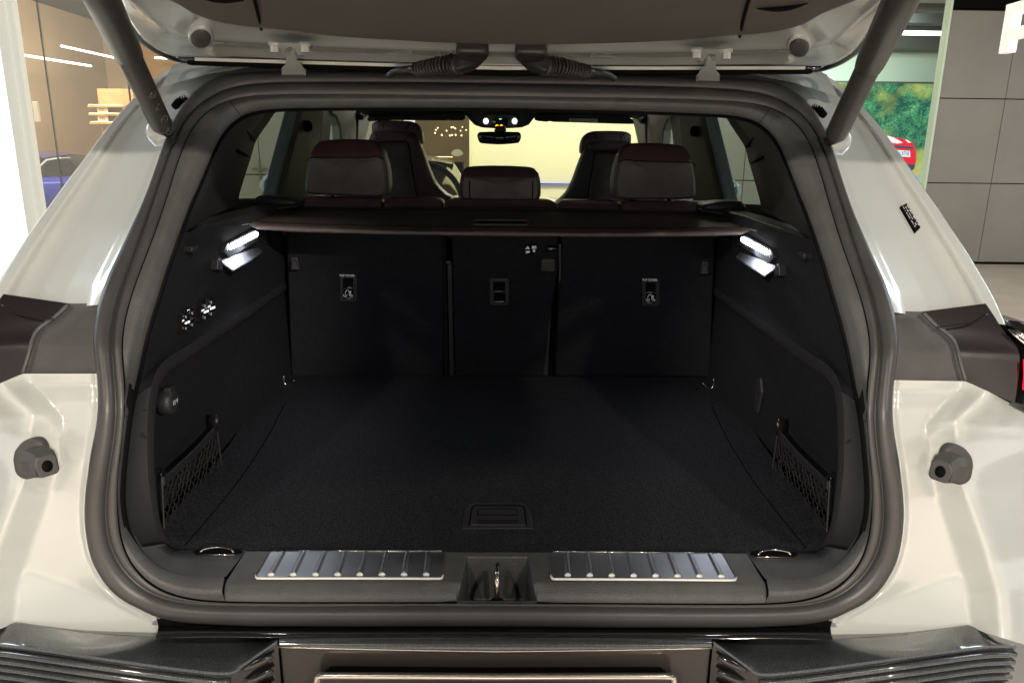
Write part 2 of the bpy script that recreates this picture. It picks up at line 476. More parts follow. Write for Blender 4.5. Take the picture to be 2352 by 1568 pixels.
# dark backing under the joints
kb = next(i for i in range(N) if C3[i][0] < -0.08)
mesh('trim_backing', *grid([[p+np.array([0, 0.024, 0]) for p in B3[kb:]], [p+np.array([0, 0.014, -0.004]) for p in C3[kb:]], [p+np.array([0, 0.012, -0.006]) for p in E3[kb:]]]), M['black'], car, both=True)
trimstrip_end = i_sill

# ---- sill trim with cup
zs = 0.8128
yl = 0.135
def SF(x, y):  # sill face (slanted) point: between crease and seal lip
    a = P(x, 1334, 0.05)
    return None
cupx = 0.058
def sillhalf():
    # half profile rows along X for x<-cupx... built as one mesh both sides
    xs = np.linspace(-cupx, float(C3[i_sill][0]), 14)
    rows = []
    for k, t in enumerate(np.linspace(0, 1, 5)):
        row = []
        for X in xs:
            j = min(range(i_sill+1), key=lambda q: abs(C3[q][0]-X))
            c0 = C3[j]+np.array([0, 0.004, 0]); e0 = E3[min(range(i_sill+1), key=lambda q: abs(E3[q][0]-X))]
            row.append((X if k < 5 else X, c0[1]+(e0[1]-c0[1])*t-0.004*math.sin(math.pi*t), c0[2]+(zs-0.004-c0[2])*t))
        rows.append(row)
    e = rows[-1]
    rows.append([(p[0], p[1]+0.006, zs) for p in e])
    rows.append([(p[0]*1.0, yl-0.004, zs) for p in e])
    rows.append([(p[0], yl, zs-0.012) for p in e])
    # slant of the seam: shift in x for the flat part
    x1 = rows[0][-1][0]
    xc = float(lerp3(C3, i_sill-0.05)[0]); xe = float(lerp3(E3, i_sill-0.05)[0])
    for ri, r in enumerate(rows[1:], 1):
        for j in range(len(r)):
            f = (r[j][0]+cupx)/(x1+cupx)
            r[j] = (r[j][0]+f*(xe-xc)*min(1, ri/4.0), r[j][1], r[j][2])
    return rows
R = sillhalf()
vf = grid(R)
# cup: opening x from -cupx..cupx cut through face and front half of the shelf
ytop = R[-1][0][1]
yf0, zf0 = R[0][0][1], R[0][0][2]
ycr, zcr = R[4][0][1], R[4][0][2]
ycb = PZ(1143, 1278, zs)[1]
def cup():
    o = []
    cw0 = cupx; cwt = 0.047; zb = 0.742
    vs = [(-cw0, yf0, zf0), (cw0, yf0, zf0), (0.052, ycr, zs), (-0.052, ycr, zs), (-cwt, ycb, zs), (cwt, ycb, zs),
          (-0.050, yf0+0.010, zb), (0.050, yf0+0.010, zb), (-0.044, ycb-0.006, zb), (0.044, ycb-0.006, zb),
          (-cw0, yl-0.004, zs), (cw0, yl-0.004, zs), (-cw0, ycr+0.006, zs), (cw0, ycr+0.006, zs), (-cw0, yl, zs-0.012), (cw0, yl, zs-0.012), (-cw0, ycr, zcr), (cw0, ycr, zcr)]
    fs = [(4, 5, 9, 8), (8, 9, 7, 6), (0, 3, 4, 8, 6), (1, 7, 9, 5, 2), (0, 6, 7, 1), (4, 10, 11, 5), (12, 10, 4, 3), (13, 2, 5, 11), (16, 12, 3, 0), (17, 1, 2, 13), (10, 14, 15, 11)]
    return vs, fs
sv, sf = grid(R)
n0 = len(sv)
mv = [(-x, y, z) for x, y, z in sv]; mf = [f[::-1] for f in sf]
sill = mesh('sill_trim', *join((sv, sf), (mv, mf), cup()), M['plastic'], car, weld=True, angle=38, bevel=0.003, seg=2)
fixn(sill)
# striker loop in the cup
q0 = P(1143, 1378, yf0+0.012); q1 = P(1143, 1322, yf0+0.02)
sp = [(0.0, yf0+0.014, q0[2]-0.01), (0.0, yf0+0.014, q1[2]-0.008), (0, yf0+0.018, q1[2]-0.002), (0.0, yf0+0.026, q1[2]), (0, yf0+0.050, q1[2]-0.001), (0, yf0+0.055, q1[2]-0.008), (0.0, yf0+0.056, q0[2]-0.02)]
st = mesh('latch_striker', *tube(cat(sp, 28), 0.0038, 12), M['steel'], car)
mesh('striker_collar', *tube([(0, yf0+0.014, q0[2]-0.012), (0, yf0+0.014, q0[2]-0.002)], [0.012, 0.010], 16), M['black'], st)
# shelf behind the corner trims (flat ledge round to the side wall)
for mir, _ in SIDES:
    i2 = istat((290, 1283))
    a = [lerp3(E3, i_sill+0.07)+np.array([0, 0.008, 0.0])]+[E3[i]+np.array([0, 0.008, 0.0]) for i in range(i_sill+1, i2)]
    bc = cat([(530,1262),(470,1263),(420,1263),(405,1263),(398,1261),(388,1256),(378,1248)], len(a))
    b = []
    for x, y in bc:
        q = PZ(x, y, zs-0.0008)
        if q[0] < -0.50: q = PX(x, y, -0.50-0.012*min(1, (400-x)/40.0))
        b.append(q)
    b[0][0] = a[0][0]
    m_ = [p+(q-p)*0.5 for p, q in zip(a, b)]
    mesh('ledge_trim', *grid([a, m_, b, [q+np.array([0, 0.006, -0.012]) for q in b]]), M['plastic'], car, mir=mir)

# ---- step plates
for mir, _ in SIDES:
    # outline on the shelf plane
    pl = [(588, 1322), (622, 1266), (630, 1264), (1016, 1265), (1024, 1270), (1019, 1322), (1008, 1328), (596, 1326)]
    pts = [PZ(x, y, zs+0.0035) for x, y in pl]
    pl_o = mesh('step_plate', *prism(pts, (0, 0, -0.003)), M['metal'], car, smooth=False, mir=mir, bevel=0.001)
    # bright front rim
    rim = [PZ(x, y, zs+0.0045) for x, y in cat([(586, 1320), (592, 1326), (610, 1327.5), (800, 1327.5), (1000, 1328), (1012, 1326.5), (1018, 1320)], 40)]
    mesh('rim', *tube(rim, 0.0018, 8), M['whitep'], pl_o, mir=mir)
    rim = [PZ(x, y, zs+0.0042) for x, y in [(632, 1264), (1014, 1264.5)]]
    mesh('rim', *tube(rim, 0.0008, 6), M['chrome'], pl_o, mir=mir)
    for k in range(8):
        xb = 622+k*51.0; xt = 650+k*47.6
        if xt > 1010: break
        w = 7.0
        f = [PZ(xb-w, 1318, zs+0.004), PZ(xt-w+1, 1268, zs+0.004), PZ(xt+w-1, 1268, zs+0.004), PZ(xb+w, 1318, zs+0.004)]
        g = [p+np.array([0, 0, 0.0035]) for p in f]
        cc = sum(g)/4; g = [cc+(p-cc)*np.array([0.45, 0.97, 1]) for p in g]
        vs = f+g; fs = [(4, 5, 6, 7), (0, 1, 5, 4), (1, 2, 6, 5), (2, 3, 7, 6), (3, 0, 4, 7)]
        rb = fixn(mesh('rib', vs, fs, M['metal'], pl_o, mir=mir, bevel=0.0008))
        e = PZ(xb, 1318, zs+0.006)
        mesh('rib', *pillow([e+np.array([0.0052*math.cos(u), 0.0028*math.sin(u), 0]) for u in np.linspace(0, 2*math.pi, 14, endpoint=False)], (0, 0, 1), [(1, -0.002), (0.9, 0.0008), (0.5, 0.002)]), M['whitep'], pl_o, mir=mir)

# ---- cargo floor
zf = 0.8055
fl = []
for x, y in [(414, 1256), (470, 1180), (540, 1096), (598, 1010), (640, 930), (664, 880)]:
    fl.append(PZ(x, y, zf))
rows = []
for p in fl:
    rows.append([(float(p[0])*(1-2*t), float(p[1]), zf) for t in np.linspace(0, 1, 9)])
rows[0] = [(x, yl+0.002, z) for x, y, z in rows[0]]
rows.append([(x*1.02, 1.16, z) for x, y, z in rows[-1]])
rows.insert(0, [(x, y, z-0.02) for x, y, z in rows[0]])
rows = [[(r[0][0]-0.06, r[0][1], r[0][2]-0.001)]+r+[(r[-1][0]+0.06, r[-1][1], r[-1][2]-0.001)] for r in rows]
floor_c = mesh('cargo_floor', *grid(rows), M['carpet'], car, smooth=False)
for mir, _ in SIDES:
    ln = [PZ(x, y, zf+0.001) for x, y in [(424, 1252), (480, 1188), (552, 1098), (612, 1008), (655, 925)]]
    mesh('edge_seam', *tube(cat(ln, 20), 0.0009, 6), M['black'], floor_c, mir=mir)
# floor handle
ho = [(1061,1212),(1067.6,1168.6),(1077.6,1157),(1091,1152.6),(1197.7,1153.6),(1212.7,1160),(1221,1178.6),(1225,1212)]
hb = mesh('floor_handle', *prism([PZ(x, y, zf+0.003) for x, y in ho], (0, 0, -0.004)), M['dplastic'], floor_c, smooth=False, bevel=0.001)
def onfloor(pts, z, r, name='seam'):
    return mesh(name, *tube([PZ(x, y, z) for x, y in pts], r, 6), M['black'], floor_c)
hi = [(1077.6,1205),(1080,1190),(1083,1170),(1086,1163),(1093,1160),(1196,1160.5),(1203,1163),(1206,1172),(1209,1205),(1077.6,1205)]
onfloor(hi, zf+0.0035, 0.0012)
mesh('floor_handle', *prism([PZ(x, y, zf+0.0065) for x, y in [(1080,1204),(1084,1171),(1090,1162),(1196,1162.5),(1202,1170),(1207,1204)]], (0, 0, -0.004)), M['dplastic'], floor_c, smooth=False, bevel=0.0012)
onfloor([(1097,1182),(1098,1172),(1102,1168),(1184,1168),(1188,1172),(1190,1182),(1097,1182)], zf+0.0068, 0.0010)
for k in range(4):
    onfloor([(1096, 1194+k*2.6), (1191, 1194.5+k*2.6)], zf+0.0066, 0.0006)

# ---- tie-down loops by the sill
for mir, _ in SIDES:
    c0 = PZ(500, 1266, zs+0.001)
    rc = mesh('tie_down', *prism([c0+np.array([0.038*math.cos(u), 0.012*math.sin(u), 0.0]) for u in np.linspace(0, 2*math.pi, 20, endpoint=False)], (0, 0, -0.004)), M['black'], car, smooth=False, mir=mir)
    lp = [c0+np.array([a, b, h]) for a, b, h in ((-0.026, -0.004, 0), (-0.020, 0.0, 0.004), (0.0, 0.004, 0.005), (0.020, 0.0, 0.004), (0.026, -0.004, 0))]
    mesh('loop', *tube(cat(lp, 24), 0.0021, 8), M['chrome'], rc, mir=mir)
    mesh('loop', *tube([c0+np.array([-0.03, -0.011, 0.001]), c0+np.array([0.03, -0.011, 0.001])], 0.0011, 6), M['chrome'], rc, mir=mir)

# ---- side linings
XW = -0.585
R0 = cat([(400,1262),(376,1246),(362,1225),(352,1185),(343,1120),(338,1050),(339,960),(345,900),(356,858),(380,826),(420,800),(534,727),(600,684),(664,642)], 60)
R1 = cat([(404,1250),(388,1238),(375,1217),(365,1180),(358,1120),(354.5,1050),(357,960),(363,905),(375,872),(400,848),(440,822),(545,752),(606,706),(664,664)], 60)
def xr(x):    # ridge plane leans outward with depth
    return -0.515-0.07*min(1, max(0, (x-340)/320))
R03 = [PX(x, y, xr(x)) for x, y in R0]
R13 = [PX(x, y, xr(x)-0.004) for x, y in R1]
for mir, _ in SIDES:
    # lower liner from the opening edge to the ridge
    ia, ib = istat((290, 1283))-1, istat((291, 935))
    Ea = [E3[i] for i in range(ia, ib+1)]
    Rr = np.array(R03[2:30]); 
    s = np.linspace(0, len(Rr)-1, len(Ea))
    Rm = [np.array([np.interp(v, range(len(Rr)), Rr[:, k]) for k in range(3)]) for v in s]
    rows = [Ea]
    for t in (0.15, 0.5, 0.85, 1.0):
        rows.append([e+(r-e)*t+np.array([-0.010*math.sin(math.pi*t), 0, 0]) for e, r in zip(Ea, Rm)])
    sl = mesh('side_liner', *grid(rows), M['dplastic'], car, mir=mir)
    mid = [(a+b)/2+np.array([0.006, -0.004, 0]) for a, b in zip(R03, R13)]
    mesh('pocket_rim', *grid([R03, mid, R13, [np.array([XW-0.01, p[1]+0.03, p[2]]) for p in R13]]), M['dplastic'], sl, mir=mir)
    # recess wall
    bot = [PX(x, y, XW+0.0) for x, y in [(404, 1250)]]
    top = R13
    wall = []
    ys = np.linspace(0.19, 1.12, 18)
    for zz in np.linspace(0.79, 1.18, 8):
        wall.append([(XW+0.012*math.sin(6*yy+zz*3)-0.006, yy, zz) for yy in ys])
    cw = mesh('cargo_side_wall', *grid(wall), M['felt'], car, mir=mir)
    # upper lining panel
    ic, idd = istat((289, 960)), istat((362, 520))
    step = max(1, (idd-ic)//22)
    e = [E3[i] for i in range(ic, idd+1, step)]+[E3[idd]]
    rows = []
    rr3 = R03[20:]
    rr3 = cat([tuple(p) for p in rr3], len(e))
    led = [(446, 545), (520, 523), (582, 497), (664, 500)]
    ledc = cat(led, 6)
    # surface swept between E (left) and the seatback side: rows by height
    n = len(e)
    for i in range(n):
        t = i/(n-1)
        r = rr3[min(n-1, int(i*0.999))]
        # right end: go from ridge start up the seatback edge
        if t < 0.6:
            q = cat([tuple(x) for x in R03[20:]], 50)[int(t/0.6*49)]
        else:
            tt = (t-0.6)/0.4
            q = PX(664, 642+(500-642)*tt, XW)
        row = []
        for s_ in np.linspace(0, 1, 7):
            p = e[i]+(q-e[i])*s_
            b = math.sin(math.pi*min(1, s_*1.0))*0.012
            row.append(p+np.array([-b, 0, 0]))
        rows.append(row)
    up = mesh('upper_lining', *grid(rows, flip=True), M['felt'], car, mir=mir)
    if not mir: BU = BV(up); BW = BV(cw)

# ---- quarter trim above the belt, quarter window, pillars
def poly(name, pts3, m, parent, mir=False, thick=None, smooth=False, bevel=0):
    if thick is not None:
        o = mesh(name, *prism(pts3, thick), m, parent, smooth=smooth, mir=mir, bevel=bevel)
        return fixn(o)
    return mesh(name, pts3, [tuple(range(len(pts3)))], m, parent, smooth=smooth, mir=mir)
winL = cat([(655,247),(634,257),(618,280),(600,305),(587,326),(577,360),(564,400),(552,440),(547,458)], 26)
for mir, _ in SIDES:
    ia, ib = istat((356, 535)), istat((600, 218))
    Ea = [E3[i] for i in range(ia, ib+1)]
    wl = [PX(x, y, -0.625) for x, y in winL[::-1]]
    wl[0] = PX(547, 470, -0.625)
    wl = cat([tuple(p) for p in wl], len(Ea))
    rows = [Ea]
    for t in (0.2, 0.5, 0.8, 1.0):
        rows.append([a+(b-a)*t+np.array([-0.014*math.sin(math.pi*t), 0, 0]) for a, b in zip(Ea, wl)])
    rows.append([b+np.array([-0.03, 0.0, 0]) for b in wl])
    qt = mesh('quarter_trim', *grid(rows, flip=True), M['dpillar'], car, mir=mir)
    sm = [PX(x, y, -0.585) for x, y in cat([(556,262),(560,285),(570,305),(586,326)], 14)]
    mesh('seam', *tube(sm, 0.0016, 6), M['black'], qt, mir=mir)
    sl = [PX(x, y, -0.588) for x, y in [(515,333),(545,347),(573,361)]]
    mesh('slot', *tube(cat(sl, 8), [0.001,0.003,0.004,0.004,0.004,0.004,0.003,0.001], 8), M['black'], qt, mir=mir)
    # corner cover hanging to the point
    cv = [(557,262),(562,290),(572,310),(587,326),(600,306),(618,279),(636,256),(600,251)]
    poly('corner_cover', [PX(x, y, -0.600) for x, y in cv], M['dpillar'], qt, mir=mir, thick=(-0.03, 0.01, 0), bevel=0.004)
    # belt ledge / parcel shelf support
    lg = [(438,540),(470,517),(540,498),(585,484),(640,470),(680,462),(700,480),(640,500),(585,512),(500,535),(450,552)]
    poly('ledge', [PX(x, y, -0.548) for x, y in lg], M['dplastic'], qt, mir=mir, thick=(-0.05, 0.02, 0), bevel=0.004)
    poly('belt_filler', [PX(x, y, -0.632) for x, y in [(505,462),(560,456),(700,456),(700,530),(430,570),(425,530)]], M['dpillar'], qt, mir=mir, thick=(-0.02, 0, 0))
    # quarter glass
    gw = [(690,236),(640,236),(610,262),(580,310),(555,400),(535,470),(560,480),(640,470)]
    poly('quarter_glass', [PX(x, y, -0.665) for x, y in gw], M['tint'], car, mir=mir)
    # C pillar
    cp = [PX(x, y, -0.64) for x, y in [(686,240),(746,240),(741,300),(720,400),(705,470),(628,470),(655,360)]]
    c_ = poly('rear_pillar', cp, M['dpillar'], car, mir=mir, thick=(-0.05, 0.03, 0), bevel=0.01)
    gr = [PX(x, y, -0.637) for x, y in [(688,240),(700,240),(645,470),(630,470)]]
    poly('pillar_edge', gr, M['lining'], c_, mir=mir, thick=(-0.01, 0, 0), bevel=0.002)
    hk = PX(706, 290, -0.632)
    mesh('coat_hook', *pillow([hk+np.array([0, 0.012*math.cos(u), 0.018*math.sin(u)]) for u in np.linspace(0, 2*math.pi, 14, endpoint=False)], (1, 0, 0), [(1, -0.01), (1, 0.006), (0.7, 0.014), (0.3, 0.016)]), M['black'], c_, mir=mir)
    # rear door glass and frame, B pillar, front door
    poly('door_glass', [PX(x, y, -0.70) for x, y in [(738,236),(800,236),(800,470),(690,470)]], M['tint'], car, mir=mir)
    poly('door_frame', [PX(x, y, -0.665) for x, y in [(744,240),(764,262),(756,330),(748,380),(730,380),(738,300)]], M['pillar'], car, mir=mir, thick=(-0.03, 0.01, 0), bevel=0.004)
    bp = [PX(x, y, -0.655) for x, y in [(760,240),(826,240),(822,330),(824,400),(783,400),(784,330),(781,290),(773,268),(764,262)]]
    b_ = poly('middle_pillar', bp, M['pillar'], car, mir=mir, thick=(-0.04, 0.02, 0), bevel=0.008)
    poly('belt_guide', [PX(x, y, -0.645) for x, y in [(826,246),(842,246),(836,262),(822,276),(820,262)]], M['black'], b_, mir=mir, thick=(0.02, 0.02, 0), bevel=0.003)
    gh = [PX(x, y, -0.60) for x, y in [(852,250),(842,256),(832,262),(834,258)]]
    mesh('grab_handle', *tube(cat([tuple(p) for p in gh], 10), 0.008, 8), M['whitep'], b_, mir=mir)
    poly('front_pillar', [PX(x, y, -0.655) for x, y in [(818,240),(862,240),(848,290),(838,330),(835,470),(815,470)]], M['pillar'], car, mir=mir, thick=(-0.04, 0.0, 0), bevel=0.008)
    # outer side shell of the cabin below the windows
    mesh('door_lining', *box(-0.72, -0.66, 1.12, 3.0, 0.3, PX(640, 470, -0.66)[2]), M['dpillar'], car, smooth=False, mir=mir, bevel=0.01)
    # exterior door mirror
    mc = PX(655, 428, -0.98)
    mm = thing_loc = [mc+np.array([0.11*math.cos(u), 0.02*math.sin(u)*0, 0.075*math.sin(u)]) for u in np.linspace(0, 2*math.pi, 18, endpoint=False)]
    dm = mesh('door_mirror', *pillow(mm, (0, 1, 0), [(0.82, -0.03), (0.97, -0.03), (1, 0.0), (0.85, 0.07), (0.4, 0.1)]), M['paint'], car, mir=mir)
    mesh('mirror_glass', *pillow([mc+(p-mc)*0.8-np.array([0, 0.031, 0]) for p in mm], (0, 1, 0), [(1, -0.001), (1, 0.001)]), M['mirror'], dm, mir=mir)

# ---- headliner, windscreen, dashboard, bonnet
hz = P(1150, 262, 2.45)[2]
rows = []
for Y, dz, hw in ((0.52, 0.0, 0.50), (0.62, 0.035, 0.58), (1.2, 0.075, 0.60), (1.9, 0.06, 0.60), (2.3, 0.02, 0.60), (2.44, 0.0, 0.59), (2.47, 0.02, 0.59)):
    z = E3[-1][2]+(hz-E3[-1][2])*min(1, (Y-0.52)/1.93)+dz+0.006
    rows.append([(hw*u, Y, z-0.02*abs(u)**4) for u in np.linspace(-1, 1, 15)])
hl = mesh('headliner', *grid(rows, flip=True), M['lining'], car)
mesh('header_rail', *grid([[P(x, 244, 2.36) for x in np.linspace(846, 1456, 9)], [P(x, 264+4*(abs(x-1150)/300.0)**4, 2.40) for x in np.linspace(846, 1456, 9)], [P(x, 266+5*(abs(x-1150)/300.0)**4, 2.46) for x in np.linspace(846, 1456, 9)]]), M['lining'], car)
ws = [P(832, 262, 2.46), P(1468, 262, 2.46), P(1490, 480, 3.05), P(810, 480, 3.05)]
poly('windscreen', [np.array(p) for p in ws], M['clear'], car)
zd = P(1150, 463, 2.75)[2]
dash = [(-0.70, 2.7, zd-0.10), (0.70, 2.7, zd-0.10)]
rows = [[(x, 2.60, zd-0.35) for x in np.linspace(-.7, .7, 13)], [(x, 2.58, zd-0.10) for x in np.linspace(-.7, .7, 13)],
        [(x, 2.62, zd-0.03+0.03*math.exp(-((x+0.34)/0.16)**2)) for x in np.linspace(-.7, .7, 13)], [(x, 2.75, zd-0.0+0.02*math.exp(-((x+0.34)/0.16)**2)) for x in np.linspace(-.7, .7, 13)], [(x, 3.1, zd-0.02) for x in np.linspace(-.7, .7, 13)]]
mesh('dashboard', *grid(rows), M['dplastic'], car)
zb = P(1330, 455, 3.4)[2]
rows = []
for Y, z in ((3.1, zb-0.01), (3.3, zb+0.0), (3.8, zb-0.01), (4.15, zb-0.05), (4.3, zb-0.14), (4.36, zb-0.4)):
    rows.append([(0.86*u, Y-0.10*abs(u)**3, z-0.07*abs(u)**2.5-(0.012 if abs(abs(u)-0.5) < 0.1 else 0)) for u in np.linspace(-1, 1, 25)])
mesh('bonnet', *grid(rows), M['paint'], car)
# steering wheel behind the driver's seat
c = np.array([-0.36, 2.42, P(1010, 470, 2.42)[2]])
ring = [c+np.array([0.185*math.cos(u), 0.07*math.sin(u), 0.175*math.sin(u)]) for u in np.linspace(0, 2*math.pi, 60)]
sw = mesh('steering_wheel', *tube(ring, 0.013, 10, cap=False), M['pillar'], car)  # pale colour stands in for bright reflections on the wheel
mesh('hub', *pillow([c+np.array([0.07*math.cos(u), 0.02*math.sin(u)+0.03, 0.055*math.sin(u)]) for u in np.linspace(0, 2*math.pi, 20, endpoint=False)], (0, 1, 0), [(0.7, -0.02), (1, 0), (1, 0.05)]), M['dplastic'], sw)
mesh('spoke', *join(box(c[0]-0.18, c[0]+0.18, c[1]+0.01, c[1]+0.03, c[2]-0.015, c[2]+0.015)), M['whitep'], sw, bevel=0.005)

# sun visors, console, rear-view mirror
def flat(name, pts, Y, depth, m, parent, bevel=0.004, mir=False, smooth=False):
    return poly(name, [P(x, y, Y) for x, y in pts], m, parent, mir=mir, thick=(0, depth, 0), bevel=bevel, smooth=smooth)
vis = [(842,272),(850,266),(990,264),(1008,260),(1055,258),(1066,263),(1070,272),(1062,276.5),(1034,277),(1031,275),(1024,277),(900,276),(846,279)]
v1 = flat('sun_visor', vis, 2.38, 0.02, M['lining'], car, 0.006)
visr = [(1229,276),(1226,268),(1232,263),(1290,262),(1310,266),(1440,268),(1455,275),(1457,285),(1440,285),(1270,280),(1264,278),(1256,280),(1236,278)]
v2 = flat('sun_visor', visr, 2.38, 0.02, M['lining'], car, 0.006)
lb = [P(x, y, 2.378) for x, y in [(1307.5,272.3),(1373,273.5),(1372.5,282),(1307,280.6)]]
poly('warning_label', lb, M['whitep'], v2, thick=(0, 0.001, 0))
for k, y in enumerate((275.0, 277.4, 279.6)):
    mesh('print_line', *tube([P(1310+k, y-0.3, 2.3775), P(1370-4*k, y+1.0, 2.3775)], 0.0007, 5), M['dleather'], v2)
hp = [(1060,250),(1240,250),(1232,262),(1226,272),(1216,285),(1200,291),(1150,294),(1105,291),(1088,285),(1080,277),(1072,266),(1064,258)]
cn = flat('overhead_console', hp, 2.30, 0.14, M['lining'], car, 0.012)
cm = flat('console_face', [(1108,276),(1112,266),(1122,261),(1178,262),(1188,267),(1193,277),(1191,287),(1184,292),(1120,291),(1111,286)], 2.293, 0.02, M['plastic'], cn, 0.006)
for x in (1116, 1182):
    mesh('reading_lamp', *pillow([P(x, 278.5, 2.288)+np.array([0.011*math.cos(u), 0, 0.012*math.sin(u)]) for u in np.linspace(0, 2*math.pi, 16, endpoint=False)], (0, 1, 0), [(0.8, -0.003), (1, 0), (1, 0.01)]), M['glows'], cn)
flat('console_display', [(1129,282),(1131,272),(1166,272),(1169,282),(1165,291),(1133,291)], 2.288, 0.01, M['gloss'], cn, 0.003)
for x in (1142, 1152):
    flat('seat_belt_indicator', [(x-4,288),(x-3.2,291.5),(x+4,291.5),(x+3.6,289),(x,286.5)], 2.284, 0.003, M['amber'], cn, 0)
flat('indicator', [(1146.5,272.5),(1152,272.5),(1152,275),(1146.5,275)], 2.285, 0.003, mat('green_glow', (0.2, 0.8, 0.5), emit=(0.3, 0.9, 0.5), estr=0.8), cn, 0)
for y in (279, 281.4):
    flat('button_mark', [(1132,y-0.5),(1138,y-0.5),(1138,y+0.5),(1132,y+0.5)], 2.285, 0.003, M['icon'], cn, 0)
flat('sos_button', [(1142,277),(1156,277),(1156,285),(1142,285)], 2.286, 0.003, M['black'], cn, 0.001)
mr = cat([(1096,312),(1098,306),(1104,303.5),(1146,302.5),(1190,303.5),(1195,306),(1197,313),(1194,324),(1187,329),(1146,332),(1108,329.5),(1100,325),(1096,312)], 41)[:-1]
mo = mesh('rear_view_mirror', *pillow([P(x, y, 2.16) for x, y in mr], (0, 1, 0), [(0.97, -0.002), (1, 0), (1, 0.012), (0.8, 0.03)]), M['gloss'], car)
fixn(mo)
mesh('mirror_glass', *pillow([P(x, y, 2.155) for x, y in [((a-1146.5)*0.94+1146.5, (b-317.5)*0.9+317.5) for a, b in mr]], (0, 1, 0), [(1, 0.0), (1, 0.002)]), M['mirror'], mo)
flat('mirror_stalk', [(1139,289),(1159,289),(1161,295),(1164,299),(1160,304),(1137,304),(1134,299),(1138,295)], 2.18, 0.03, M['gloss'], mo, 0.003)

# ---- front seats
hr = cat([(852,300),(852,285),(862,277.7),(884.5,276),(920.5,276.7),(944.5,278.7),(958.5,287),(967,300),(970,322),(966,332),(940,334),(870,330),(853,318),(852,300)], 41)[:-1]
sb = [(842,340),(844.5,320),(848.5,308.7),(858.5,300.7),(884.5,298.3),(924.5,300.7),(944.5,303.7),(956.5,312.7),(964.5,333),(972.5,355),(978.5,373),(986.5,395),(1001,423.7),(1025,447),(1041,459),(1045,500),(800,500),(806,459),(818,430),(832,390)]
sb = cat(sb+[sb[0]], 71)[:-1]
pn = [(868,333),(876,328.5),(927,327.5),(936,333),(940,360),(944,384),(951,433),(961,454),(966,500),(858,500),(862,400)]
for mir, sd in SIDES:
    dz = np.array([0, 0, -0.028]) if mir else np.zeros(3)
    body = fixn(mesh('front_seat', *pillow([P(x, y, 1.98)+dz for x, y in sb], (0, 1, 0), [(0.86, 0.0), (0.96, 0.006), (1, 0.03), (1, 0.10), (0.9, 0.15)]), M['maroon'] if not mir else M['gleather'], car, mir=mir))
    if mir:
        top = cat([(846,330),(848.5,310),(858.5,302),(884.5,299.5),(924.5,302),(944.5,305),(952,313),(944,330),(930,326),(876,326),(864,334)], 30)
        mesh('shoulder_panel', *pillow([P(x, y, 1.965)+dz for x, y in top], (0, 1, 0), [(0.9, 0.0), (1, 0.01), (1, 0.04)]), M['maroon'], body, mir=True)
    hd = fixn(mesh('front_headrest', *pillow([P(x, y, 2.03)+dz for x, y in hr], (0, 1, 0), [(0.86, 0.0), (0.97, 0.008), (1, 0.03), (1, 0.08), (0.85, 0.11)]), M['maroon'], body, mir=mir))
    fixn(mesh('back_panel', *pillow([P(x, y, 1.955)+dz for x, y in cat(pn+[pn[0]], 41)[:-1]], (0, 1, 0), [(0.93, 0.0), (1, 0.006), (1, 0.03)]), M['dleather'], body, mir=mir))
    mesh('seam', *tube(cat([tuple(P(x, y, 1.95)+dz) for x, y in [(866,500),(864,345),(868,331),(878,326.5),(927,325.5),(938,331),(942,360),(947,392),(954,436),(964,457)]], 50), 0.0025, 6), M['black'], body, mir=mir)
    for s in ([(862,300.7),(864,312),(868,327)], [(944,304.5),(936,316),(929,326)], [(872,278),(871,288),(869,296)], [(942,280),(937,288),(934,297)]):
        mesh('seam', *tube([P(x, y, 1.972 if s[0][1] > 290 else 2.025)+dz for x, y in s], 0.0014, 5), M['black'], body, mir=mir)

# ---- rear seatbacks
def SB(x, y, o=0.0):   # plane of the seatback rear faces, leaning
    n = np.array([0, 1, 0.16]); n /= np.linalg.norm(n)
    return PN(x, y, np.array([0, 1.085-o, 0.81]), n)
seat_defs = [('seatback', [(655,500),(1020,500),(1022,540),(1024,600),(1031,866),(668,866)]),
             ('seatback', [(1036,500),(1283,500),(1283,620),(1268,700),(1249,866),(1044,866),(1040,620)]),
             ('seatback', [(1292,500),(1645,500),(1632,866),(1271,866),(1284,640)])]
SBO = []
for i, (nm, pts) in enumerate(seat_defs):
    o = poly(nm, [SB(x, y) for x, y in pts], M['felt'], car, thick=(0, 0.12, 0), bevel=0.008)
    SBO.append(o)
mesh('seat_gap_backing', *box(-0.70, 0.70, 1.095, 1.14, 0.80, 1.23), M['black'], car, smooth=False)  # added black filler; stops light leaking through the seat gaps
# edge piping and release pieces
mesh('seam', *tube([SB(1017, 530, 0.003), SB(1019, 866, 0.003)], 0.0012, 5), M['black'], SBO[0])
mesh('seam', *tube([SB(1290, 560, 0.003), SB(1282, 640, 0.003), SB(1275, 866, 0.003)], 0.0012, 5), M['black'], SBO[2])
poly('belt_strap', [SB(x, y, -0.004) for x, y in [(1028,606),(1037,606),(1042,862),(1033,862)]], M['dpillar'], SBO[0], thick=(0, 0.01, 0))
poly('strap_clip', [SB(x, y, 0.004) for x, y in [(1024,600),(1034,600),(1034,605),(1024,605)]], M['plastic'], SBO[0], thick=(0, 0.01, 0), bevel=0.001)
poly('belt_strap', [SB(x, y, -0.004) for x, y in [(1259,660),(1268,660),(1258,862),(1248,862)]], M['dpillar'], SBO[1], thick=(0, 0.01, 0))
poly('latch_cover', [SB(x, y, 0.012) for x, y in [(1242,600),(1245,594),(1275,594),(1276,618),(1273,625),(1242,624)]], M['dplastic'], SBO[1], thick=(0, 0.014, 0), bevel=0.003)
ov = [SB(1266+15*math.cos(u), 572.5+9*math.sin(u), 0.004) for u in np.linspace(0, 2*math.pi, 18, endpoint=False)]
